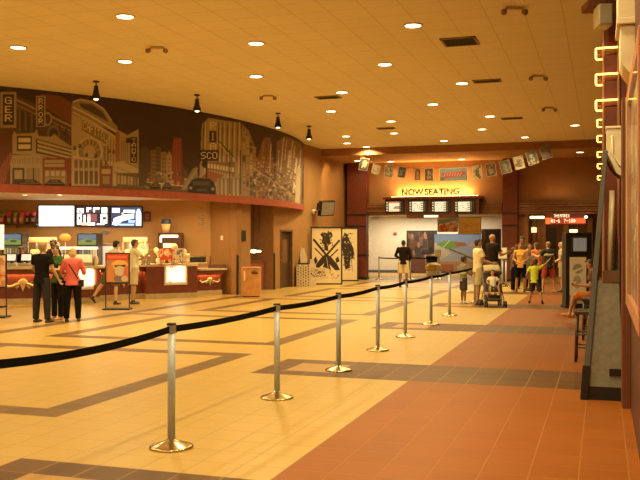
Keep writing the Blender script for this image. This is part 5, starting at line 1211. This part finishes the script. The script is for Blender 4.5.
def person(label, loc, face, height, build=1., skin='fair', hair=('black', 'short'), top=None, bottom=None, shoes=(.05, .03, .02),
           lean=0, head=(0, 0), armL=((-.12, .0, -1), (-.05, .25, -1)), armR=((.12, .0, -1), (.05, .25, -1)), legL=((-.06, .0, -1), (-.02, -.02, -1)), legR=((.06, .0, -1), (.02, -.02, -1)),
           child=0., female=False, group=None, seat=None, sleeve='short', voxel=.011, strap=None, band=None, rz=None, socks=None):
    """face 0 = back to the camera, 90 = facing left, -90 = facing right; arms: directions of upper and fore arm (x right, y forward, z up)"""
    s = height/1.75; bw = build
    t = thing('person', label, 'person', (loc[0], loc[1], 0), (TH+R(face)) if rz is None else rz, group)
    sk = skin_m[skin]
    legk = 1-.10*child; hs = 1+.38*child
    thigh, shin = .43*s*legk, .41*s*legk; ua, fa = .285*s*(1-.05*child), .25*s*(1-.05*child)
    def U(d): return Vector(d).normalized()
    hip = V(0, 0, 0)
    hw = .092*s*(1+.08*female); 
    J = {}
    for sd, k, lg in ((-1, 'L', legL), (1, 'R', legR)):
        h = V(sd*hw, 0, -.02*s); kn = h+U(lg[0])*thigh; an = kn+U(lg[1])*shin; J['hip'+k], J['kn'+k], J['an'+k] = h, kn, an
    TL = .55*s*(1+.04*child)     # pelvis to neck base
    Mt = Matrix.Rotation(R(-lean), 3, 'X')
    def T(x, y, z): return Mt@V(x, y, z)
    shw = .175*s*(1-.10*female)*(.6+.4*bw)
    sh = {'L': T(-shw, 0, TL*.88), 'R': T(shw, 0, TL*.88)}
    for k, ar in (('L', armL), ('R', armR)):
        e = sh[k]+U(ar[0])*ua; w = e+U(ar[1])*fa; J['el'+k], J['wr'+k], J['hd'+k] = e, w, U(ar[1])
    # rest on what carries it
    if seat is None:
        low = min(J['anL'].z, J['anR'].z); z0 = -low+.075*s
    else: z0 = seat+.09*s
    off = V(0, 0, z0)
    def A(m, grow, mt_, parts):
        g = grow*s
        if 'torso' in parts or 'shirt' in parts:
            wz = .86+.0*child; fem = .9 if female else 1.
            prof = [(-.06, .135, .10), (.04, .150*(1.05 if female else 1), .105), (.16, .130*fem, .098*(1+.35*(bw-1)*2)), (.30, .145*fem, .105), (.42, .162*fem, .108), (.50, .150*fem, .092), (.55, .085, .070)]
            if 'shirt' in parts: prof = [(-.085, .160, .125)]+prof[1:]
            pts = []; rad = []
            for z, w_, d_ in prof:
                pts.append(T(0, 0, z*s*(TL/(.55*s)))+off); rad.append((w_*s*bw+g, d_*s*bw+g))
            m.tube(pts, rad, mt_, ref=Mt@V(0, 1, 0), n=18)
            for k in 'LR': m.ball(sh[k]+off+V(0, 0, -.012*s), .058*s*(.5+.5*bw)+g, mt_, 12, 8)
            if female:
                for sd in (-1, 1): m.ball(T(sd*.065*s, .075*s, .37*s)+off, (.058*s+g, .05*s+g, .055*s+g), mt_, 10, 8)
        for k in 'LR':
            if 'arm' in parts or 'sleeve' in parts:
                r = (.5+.5*bw); fr = 1. if ('arm' in parts or sleeve == 'long') else .62
                S0, E0, W0 = sh[k]+off, J['el'+k]+off, J['wr'+k]+off
                if fr < 1:
                    m.tube([S0, S0.lerp(E0, fr*.5), S0.lerp(E0, fr)], [.055*s*r+g, .053*s*r+g*1.4, .054*s*r+g*1.8], mt_)
                else:
                    m.tube([S0, S0.lerp(E0, .35), E0], [.050*s*r+g, .047*s*r+g, .037*s*r+g], mt_); m.ball(E0, .037*s*r+g, mt_, 10, 6)
                    m.tube([E0, E0.lerp(W0, .3), W0], [.037*s*r+g, .037*s*r+g, .025*s+g], mt_)
            if 'leg' in parts or 'trouser' in parts or 'short' in parts:
                H0, K0, N0 = J['hip'+k]+off, J['kn'+k]+off, J['an'+k]+off
                if 'short' in parts:
                    fl_ = .94
                    m.tube([H0+V(0, 0, .05*s), H0.lerp(K0, .4), H0.lerp(K0, fl_)], [.088*s*bw+g, .084*s*bw+g*1.2, .076*s*bw+g*2.2], mt_, n=14); m.ball(H0, .085*s*bw+g, mt_, 12, 8)
                else:
                    tr = 'trouser' in parts
                    m.tube([H0+V(0, 0, .03*s), H0.lerp(K0, .35), K0], [.083*s*bw+g, .078*s*bw+g, (.054 if not tr else .064)*s*bw+g], mt_, n=14); m.ball(H0, .082*s*bw+g, mt_, 12, 8); m.ball(K0, (.054 if not tr else .064)*s*bw+g, mt_, 12, 8)
                    m.tube([K0, K0.lerp(N0, .3), K0.lerp(N0, .75), N0], [(.052 if not tr else .062)*s*bw+g, (.055 if not tr else .061)*s*bw+g, (.037 if not tr else .056)*s+g, (.034 if not tr else .056)*s+g], mt_, n=14)
        if 'pelvis' in parts:
            m.tube([off+V(0, 0, -.08*s), off+V(0, 0, 0), off+T(0, 0, .10*s)], [(.10*s*bw+g, .09*s*bw+g), (.150*s*bw+g, .105*s*bw+g), (.138*s*bw+g, .10*s*bw+g)], mt_, ref=(0, 1, 0), n=18)
    # body ------------------------------------------------------------
    m = MB(); A(m, 0, sk, ('torso', 'arm', 'leg'))
    nb = T(0, .0, TL*.93)+off; Rh = Mt@Matrix.Rotation(R(head[0]), 3, 'Z')@Matrix.Rotation(R(lean*.6-head[1]*-1), 3, 'X')
    hc = nb+(T(0, .012*s, .165*s*(1+.2*child)))
    hc = nb+Mt@V(0, .015*s, .055*s)+Rh@V(0, .012*s, .112*s*hs)
    m.tube([T(0, 0, TL*.84)+off, nb, hc+Rh@V(0, -.015*s, -.05*s)], [.062*s, .052*s, .052*s], sk, n=12)
    hh = .112*s*hs
    def HP(x, y, z): return hc+Rh@(V(x, y, z)*s*hs)
    rings = [(-.112, .022, .020, .050), (-.100, .042, .040, .035), (-.075, .055, .062, .018), (-.045, .064, .078, .006), (0, .072, .090, 0), (.04, .074, .094, -.004), (.075, .064, .082, -.006), (.100, .040, .052, -.006), (.112, .012, .015, -.006)]
    m.tube([HP(0, y, z) for z, w_, d_, y in rings], [(w_*s*hs, d_*s*hs) for z, w_, d_, y in rings], sk, ref=Rh@V(0, 1, 0), n=16)
    m.tube([HP(0, .082, .018), HP(0, .100, -.018), HP(0, .092, -.028)], [.008*s*hs, .013*s*hs, .010*s*hs], sk, n=8)
    for sd in (-1, 1): m.ball(HP(sd*.074, -.004, -.004), (.010*s*hs, .018*s*hs, .028*s*hs), sk, 8, 6, Rh)
    # hands: palm, four unequal bent fingers and a thumb leaving the side of the palm
    for k, sd in (('L', -1), ('R', 1)):
        d = J['hd'+k]; w0 = J['wr'+k]+off; side = V(0, 1, 0)-V(0, 1, 0).dot(d)*d
        if side.length < .3: side = V(0, 0, 1)-V(0, 0, 1).dot(d)*d
        side.normalize(); nrm = d.cross(side)*sd     # side = thumb side, nrm = palm normal towards the body
        hz = s*(1-.05*child)
        m.tube([w0-d*.01*hz, w0+d*.035*hz, w0+d*.085*hz], [(.026*hz, .018*hz), (.038*hz, .017*hz), (.040*hz, .015*hz)], sk, ref=nrm, n=12)
        for q, (o_, L_) in enumerate(((.028, .068), (.010, .076), (-.009, .070), (-.027, .056))):
            b = w0+d*.08*hz+side*o_*hz; p1 = b+(d*.95-nrm*-.25)*L_*.5*hz; p2 = p1+(d*.75+nrm*.65)*L_*.3*hz; p3 = p2+(d*.4+nrm*.9)*L_*.25*hz
            m.tube([b, p1, p2, p3], [.0088*hz, .0085*hz, .008*hz, .007*hz], sk, n=8)
        b = w0+d*.025*hz+side*.026*hz; m.tube([b, b+(d*.5+side*.7+nrm*.2)*.035*hz, b+(d*.9+side*.55+nrm*.4)*.062*hz], [.012*hz, .0105*hz, .008*hz], sk, n=8)
    body = remesh(m, 'body', t, voxel, 1)
    # face --------------------------------------------------------------
    for sd in (-1, 1): MB().ball(HP(sd*.030, .083, .006), (.010*s*hs, .006*s*hs, .007*s*hs), eye_m, 10, 6, Rh).build('eye', body)
    MB().ball(HP(0, .083, -.058), (.022*s*hs, .008*s*hs, .006*s*hs), lip_m, 10, 6, Rh).build('mouth', body)
    # hair --------------------------------------------------------------
    hk, style = hair; hm = hair_m[hk]
    if style != 'bald':
        m = MB(); e = 1.0
        m.ball(HP(0, -.018, .032), (.080*s*hs, .092*s*hs, .090*s*hs), hm, 18, 12, Rh)
        m.ball(HP(0, -.040, -.010), (.074*s*hs, .068*s*hs, .075*s*hs), hm, 16, 10, Rh)
        m.tube([HP(-.05, .055, .075), HP(0, .075, .085), HP(.05, .055, .075)], .022*s*hs, hm)
        if style == 'long': m.tube([HP(0, -.05, .03), HP(0, -.075, -.08), HP(0, -.085, -.19)], [(.075*s*hs, .05*s*hs), (.080*s*hs, .045*s*hs), (.055*s*hs, .03*s*hs)], hm, ref=Rh@V(0, 1, 0), n=14)
        if style == 'bob': m.ball(HP(0, -.03, -.03), (.092*s*hs, .085*s*hs, .09*s*hs), hm, 16, 10, Rh)
        if style == 'bun': m.ball(HP(0, -.09, .10), .05*s*hs, hm, 12, 8)
        if style == 'tail': m.tube([HP(0, -.09, .05), HP(0, -.15, .0), HP(0, -.14, -.12)], [.028*s*hs, .034*s*hs, .012*s*hs], hm)
        if style == 'curly':
            for k in range(22):
                a, b = random.uniform(0, 2*PI), random.uniform(-.2, 1.3); m.ball(HP(.075*math.cos(a)*math.cos(b), -.02+.085*math.sin(a)*math.cos(b)*(1 if math.sin(a) < 0 else .45), .03+.09*math.sin(b)), .030*s*hs, hm, 8, 6)
        remesh(m, 'hair', t, .010, 1)
    else:
        pass
    # clothes -------------------------------------------------------------
    tn, tc_, = top
    m = MB(); parts = ['shirt'] if sleeve == 'none' else ['shirt', 'sleeve']
    A(m, .011, cloth(tn, tc_), parts)
    shirt = remesh(m, 'shirt', t, .012, 2)
    if band:
        MB().tube([T(0, 0, band[0]*s)+off, T(0, 0, band[1]*s)+off], [(.155*s*bw+.018, .11*s*bw+.018)]*2, cloth(*band[2]), ref=(0, 1, 0), n=20).build('shirt_stripe', shirt)
    bk, bn, bc = bottom
    m = MB(); A(m, .012, cloth(bn, bc), ['pelvis', 'short' if bk == 'shorts' else 'trouser'])
    if bk == 'shorts' or bk == 'trousers': remesh(m, bk, t, .012, 2)
    # shoes ---------------------------------------------------------------
    shm = mat('shoe_%d_%d_%d' % tuple(int(v*100) for v in shoes), shoes, .5)
    for k, lg in (('L', legL), ('R', legR)):
        a = J['an'+k]+off; dn = U(lg[1]); fw = V(0, 1, 0)-V(0, 1, 0).dot(dn)*dn
        fw = fw.normalized() if fw.length > .3 else V(0, 0, 1)
        if dn.z > -.9 and dn.y < 0: fw = (fw+V(0, 0, -.6)).normalized()
        so = dn*.045*s
        m = MB().tube([a+so-fw*.055*s, a+so-fw*.01*s, a+so+fw*.08*s, a+so*1.15+fw*.155*s, a+so*1.2+fw*.185*s], [(.030*s, .030*s), (.038*s, .040*s), (.042*s, .034*s), (.040*s, .024*s), (.026*s, .014*s)], shm, ref=-dn, n=14)
        m.tube([a-dn*.03*s, a+so], [.040*s, .040*s], shm, n=12)
        m.build('shoe', t)
        if socks: MB().tube([a-dn*.10*s, a-dn*.02*s], [.040*s, .038*s], cloth('sock', socks), n=12).build('sock', t)
    if strap:
        a, b = sh['L']+off+V(.05*s, 0, .055*s), T(.15*s, 0, .02*s)+off
        pts = [a, T(-.06*s, -.125*s, .40*s)+off, T(.04*s, -.135*s, .25*s)+off, T(.13*s, -.09*s, .08*s)+off, b]
        MB().tube(pts, .012, cloth('strap', (.03, .02, .02)), n=8).build('bag_strap', t)
        MB().box(b+V(.05*s, 0, -.06*s), (.09, .2, .15), cloth('strap', (1, 1, 1))).build('bag', t, .02)
    return t, J, off
BLK = ('black', (.009, .007, .007)); JEAN = ('dark_denim', (.030, .027, .030)); DKT = ('dark_trouser', (.014, .010, .009)); WHT = ('white', (.80, .74, .60)); KHK = ('khaki', (.55, .44, .27))
# --- before the concession
person('person in black t-shirt and dark jeans, back turned, leftmost of the three talking', fl(42, 322.5), -22, 1.68, 1.12, 'tan', ('sandy', 'short'), BLK, ('trousers', *JEAN), armR=((.30, .10, -1), (.28, .42, -.9)), armL=((-.25, .15, -1), (.1, .7, -.6)), legL=((-.12, 0, -1), (-.05, 0, -1)), legR=((.10, .0, -1), (.05, -.02, -1)))
person('dark haired person in green top and dark trousers, facing the two others', fl(57.5, 319.5), 140, 1.62, .92, 'fair', ('brown', 'long'), ('green', (.055, .10, .025)), ('trousers', *DKT), shoes=(.55, .28, .2), armR=((.15, .2, -1), (-.1, .9, -.1)), armL=((-.18, .3, -1), (.1, .9, .1)), head=(10, -18), female=True)
person('blond person in pink top with a dark shoulder strap, back turned', fl(72.5, 321.5), 8, 1.56, 1.14, 'fair', ('blond', 'bob'), ('pink', (.62, .13, .12)), ('trousers', *BLK), armL=((-.35, .1, -1), (.1, .8, .0)), armR=((.35, .1, -1), (-.1, .7, -.1)), female=True, strap=True, sleeve='long')
person('person in white t-shirt leaning on the counter behind the framed poster, one leg back', fl(112, 304.5), -35, 1.74, .98, 'fair', ('black', 'short'), WHT, ('shorts', 'olive_dark', (.13, .11, .06)), legL=((-.48, -.30, -1), (-.55, -.40, -1)), legR=((.02, .12, -1), (.0, -.05, -1)), lean=12, armL=((-.15, .6, -1), (0, 1, -.1)), armR=((.15, .6, -1), (0, 1, -.1)))
person('person in white t-shirt and khaki shorts drinking at the counter, seen from the side', fl(134, 303.8), -62, 1.76, 1.05, 'tan', ('brown', 'short'), ('cream_white', (.78, .72, .56)), ('shorts', *KHK), armR=((.15, .75, -.7), (-.2, .75, .7)), armL=((-.1, .5, -.9), (.1, 1., .2)), legL=((-.08, .1, -1), (0, -.05, -1)), legR=((.12, -.12, -1), (.05, -.1, -1)))
# --- staff behind the counter
person('staff member in black with dark hair behind the cash register', at(23, 24.0), 170, 1.58, 1.1, 'tan', ('black', 'short'), BLK, ('trousers', *DKT), armL=((-.3, .4, -1), (.2, 1, -.2)), armR=((.3, .4, -1), (-.2, 1, -.2)), lean=6, head=(0, -15))
person('dark haired staff member half hidden behind the man in black', at(53.5, 24.4), 150, 1.74, 1.0, 'brown', ('black', 'curly'), ('staff_dark', (.04, .02, .02)), ('trousers', *DKT), armL=((-.3, .4, -1), (.2, 1, -.2)), armR=((.3, .4, -1), (-.2, 1, -.2)))
# --- middle
person('person in dark jacket and khaki shorts standing alone at the entrance, back turned', fl(403.5, 287.3), -12, 1.75, 1.12, 'brown', ('black', 'short'), ('dark_jacket', (.014, .009, .008)), ('shorts', *KHK), sleeve='long', armR=((.25, .1, -1), (-.1, .75, -.5)), armL=((-.35, .1, -.8), (.25, .6, -.2)), lean=-2)
person('child in grey green patterned shirt and dark shorts by the last belt post', fl(463.5, 303.5), -75, 1.30, .98, 'brown', ('black', 'short'), ('grey_green_check', (.24, .22, .15)), ('shorts', 'charcoal', (.06, .045, .04)), child=.55, shoes=(.7, .6, .5), armR=((.05, .35, -1), (0, .9, -.25)), armL=((-.05, .35, -1), (0, .9, -.3)), band=(.14, .26, ('sage', (.34, .36, .24))))
STR = fl(492.5, 306.3)
person('person in pale polo shirt and beige shorts pushing the stroller', fl(478, 304.5), -78, 1.77, 1.06, 'tan', ('black', 'short'), ('pale_polo', (.78, .66, .40)), ('shorts', 'sand_beige', (.46, .36, .21)), armR=((.08, .35, -1), (.05, 1., -.30)), armL=((-.08, .45, -1), (-.05, 1, -.30)), shoes=(.12, .07, .05), head=(-12, 5), legL=((-.05, .12, -1), (0, -.02, -1)), legR=((.06, -.08, -1), (0, -.1, -1)))
person('bald person in black t-shirt with hands raised, behind the stroller', fl(492.5, 297), -62, 1.92, 1.22, 'tan', ('black', 'bald'), ('faded_black', (.018, .014, .010)), ('shorts', 'olive_dark', (.13, .11, .06)), armR=((.15, .35, -1), (-.1, .95, .25)), armL=((-.1, .45, -1), (.1, 1., .3)), head=(-5, 14))
# --- crowd before the right entrance
CG = 'crowd before the right entrance'
person('slim person in grey top and black trousers, leftmost of the crowd', fl(513, 291.5), -95, 1.50, .85, 'tan', ('brown', 'long'), ('grey_brown', (.14, .10, .07)), ('trousers', *BLK), shoes=(.6, .3, .2), female=True, group=CG, armL=((-.1, .3, -1), (.1, .8, -.2)), armR=((.1, .3, -1), (-.1, .8, -.2)), child=.15)
person('person in orange yellow sleeveless top and black knee trousers, facing the camera', fl(520.5, 292), 165, 1.66, .95, 'tan', ('brown', 'tail'), ('orange_yellow', (.82, .42, .10)), ('shorts', 'black', (.018, .014, .013)), sleeve='none', female=True, group=CG, armL=((-.35, .1, -1), (.5, .6, -.3)), armR=((.35, .1, -1), (-.5, .6, -.3)))
person('tall dark haired person at the back of the crowd by the red column', at(522, 30.6), 175, 1.86, 1.05, 'brown', ('black', 'curly'), ('brown_shirt', (.12, .06, .035)), ('trousers', *DKT), group=CG)
person('child in grey shirt and pale shorts in the middle of the crowd', fl(527.5, 290.5), -150, 1.44, .92, 'tan', ('sandy', 'short'), ('grey_khaki', (.26, .22, .15)), ('shorts', 'pale_khaki', (.40, .32, .2)), child=.4, group=CG, armL=((-.2, .3, -1), (.1, .8, -.1)))
person('person in orange top with long brown hair at the back of the crowd', at(536.5, 29.6), 20, 1.66, 1.0, 'fair', ('brown', 'long'), ('orange', (.66, .22, .07)), ('trousers', *DKT), sleeve='none', female=True, group=CG)
person('running child in bright yellow green shirt with one arm raised', fl(534.5, 303.5), -28, 1.24, .98, 'tan', ('brown', 'short'), ('yellow_green', (.60, .66, .06)), ('shorts', 'charcoal', (.06, .045, .04)), child=.6, shoes=(.04, .03, .03), lean=8, armR=((.75, .35, .55), (.45, .5, .65)), armL=((-.4, -.3, -.8), (-.2, .5, -.6)), legL=((-.12, .2, -1), (-.15, -.2, -1)), legR=((.30, .0, -1), (.28, -.35, -.9)), group=CG)
person('person in dark sports shirt and red shorts, back turned, at the right of the crowd', fl(548.5, 292.5), 12, 1.70, 1.02, 'fair', ('sandy', 'short'), ('dark_jersey', (.035, .045, .035)), ('shorts', 'dark_red', (.36, .06, .04)), female=True, shoes=(.5, .28, .18), band=(.30, .38, ('jersey_white', (.5, .45, .32))), group=CG, legL=((-.18, 0, -1), (-.1, 0, -1)), legR=((.18, 0, -1), (.12, 0, -1)), armL=((-.45, .3, -.6), (-.1, .8, .2)))
person('blond person in beige top and beige shorts facing left beside the black kiosk', fl(562, 292), 78, 1.68, 1.05, 'fair', ('blond', 'bob'), ('beige_top', (.55, .43, .27)), ('shorts', 'beige', (.5, .4, .25)), shoes=(.06, .04, .03), group=CG, armL=((-.1, .2, -1), (0, .7, -.4)), armR=((.1, .2, -1), (0, .7, -.4)))
person('dark haired person in a brown top deep in the crowd', at(529.5, 30.2), -165, 1.62, .95, 'tan', ('brown', 'bob'), ('rust_brown', (.22, .10, .05)), ('trousers', *DKT), female=True, group=CG)
# --- seated by the right wall
person('person in brown top and orange shorts sitting on a high chair beside the black kiosk', (-.14, 18.2), 0, 1.62, 1.0, 'tan', ('brown', 'long'), ('dark_brown_top', (.14, .07, .04)), ('shorts', 'burnt_orange', (.55, .18, .05)), seat=.50, rz=R(90), legL=((-.05, 1, .02), (0, .25, -1)), legR=((.08, 1, -.02), (0, .05, -1)), armL=((-.1, .2, -1), (.1, 1, .1)), armR=((.1, .2, -1), (-.1, 1, .1)), female=True, shoes=(.5, .26, .15), lean=5, head=(0, -10))
# --- stroller and the toddler in it (front towards the camera)
SZ = TH+PI
t = thing('stroller', 'grey baby stroller with a beige hood, facing the camera', 'stroller', (*STR, 0), SZ)
fm = mat('stroller_grey_metal', (.20, .18, .16), .35, .6); sf = cloth('stroller_seat', (.10, .085, .07)); hoodm = cloth('stroller_hood', (.46, .38, .24))
for a in (-1, 1):
    MB().tube([(a*.24, .34, .10), (a*.23, .05, .42), (a*.22, -.32, .98), (a*.20, -.42, 1.05)], .013, fm).tube([(a*.24, -.26, .10), (a*.23, .0, .46)], .012, fm).build('side_frame', t)
    for yy in (.36, -.28):
        w = None
        for q in (-.028, .028):
            m = MB(); M3 = Matrix.Rotation(R(90), 3, 'Y')
            pts = [(a*.24+q, yy+.075*math.cos(R(k*20)), .085+.075*math.sin(R(k*20))) for k in range(19)]
            m.tube([(a*.24+q-.012, yy, .085), (a*.24+q+.012, yy, .085)], .082, black, n=20)
            o = m.build('wheel', t, .004); MB().tube([(a*.24+q-.014, yy, .085), (a*.24+q+.014, yy, .085)], .035, steel_in, n=14).build('hub', o)
MB().tube([(-.20, -.42, 1.05), (0, -.45, 1.06), (.20, -.42, 1.05)], .016, black).build('handle', t)
MB().tube([(-.23, .0, .44), (.23, .0, .44)], .012, fm).tube([(-.24, -.26, .12), (.24, -.26, .12)], .010, fm).build('cross_bar', t)
m = MB().box((0, .04, .40), (.40, .34, .05), sf).box((0, -.17, .62), (.40, .05, .48), sf, rot=Matrix.Rotation(R(18), 3, 'X')).box((-.20, .02, .50), (.03, .30, .18), sf).box((.20, .02, .50), (.03, .30, .18), sf)
m.build('seat', t, .02); MB().box((0, .36, .20), (.34, .14, .03), sf).tube([(-.17, .30, .21), (-.19, .2, .38)], .012, fm).tube([(.17, .30, .21), (.19, .2, .38)], .012, fm).build('footrest', t, .008)
vs = []; fs = []; n = 10      # hood: part of a shell
for i in range(n+1):
    a = R(25+95*i/n)
    for j in range(9):
        b = (j/8-.5)*2; vs.append((b*.22, -.22+.27*math.cos(a)*(1-.12*b*b), .80+.27*math.sin(a)*(1-.10*b*b)))
for i in range(n):
    for j in range(8): fs.append((i*9+j, i*9+j+1, (i+1)*9+j+1, (i+1)*9+j))
o = MB().add(vs, fs, hoodm, True).build('hood', t); sd = o.modifiers.new('t', 'SOLIDIFY'); sd.thickness = .012
MB().box((0, -.36, .82), (.34, .03, .30), hoodm).build('hood_back', t, .01)
MB().box((0, -.12, .22), (.36, .36, .14), sf).build('basket', t, .02)
person('toddler in white t-shirt sitting in the grey stroller', (STR[0]+.06*math.sin(TH), STR[1]-.06*math.cos(TH)), 180, .92, 1.1, 'tan', ('black', 'short'), ('toddler_white', (.82, .76, .62)), ('shorts', 'toddler_brown', (.12, .08, .06)), child=1., seat=.425, legL=((-.28, 1, .25), (-.1, .35, -1)), legR=((.28, 1, .25), (.1, .35, -1)), armL=((-.5, .4, -.8), (.3, .8, -.3)), armR=((.5, .4, -.8), (-.3, .8, -.3)), lean=-8, shoes=(.08, .05, .04), voxel=.009)
# ================================================================== CAMERA AND VIEW
cam = bpy.data.cameras.new('camera'); cam.lens = 36*F/640; cam.clip_end = 200
co = bpy.data.objects.new('camera', cam); COL.objects.link(co); co.location = (0, 0, H)
co.rotation_euler = (R(90)+math.atan(2/F), 0, TH); SC.camera = co
w = bpy.data.worlds.new('world'); SC.world = w; w.use_nodes = True; w.node_tree.nodes['Background'].inputs[0].default_value = (1, .6, .25, 1); w.node_tree.nodes['Background'].inputs[1].default_value = .02
vs = SC.view_settings; vs.view_transform = 'Standard'; vs.look = 'None'; vs.gamma = 1; vs.exposure = 0.0; vs.use_curve_mapping = False
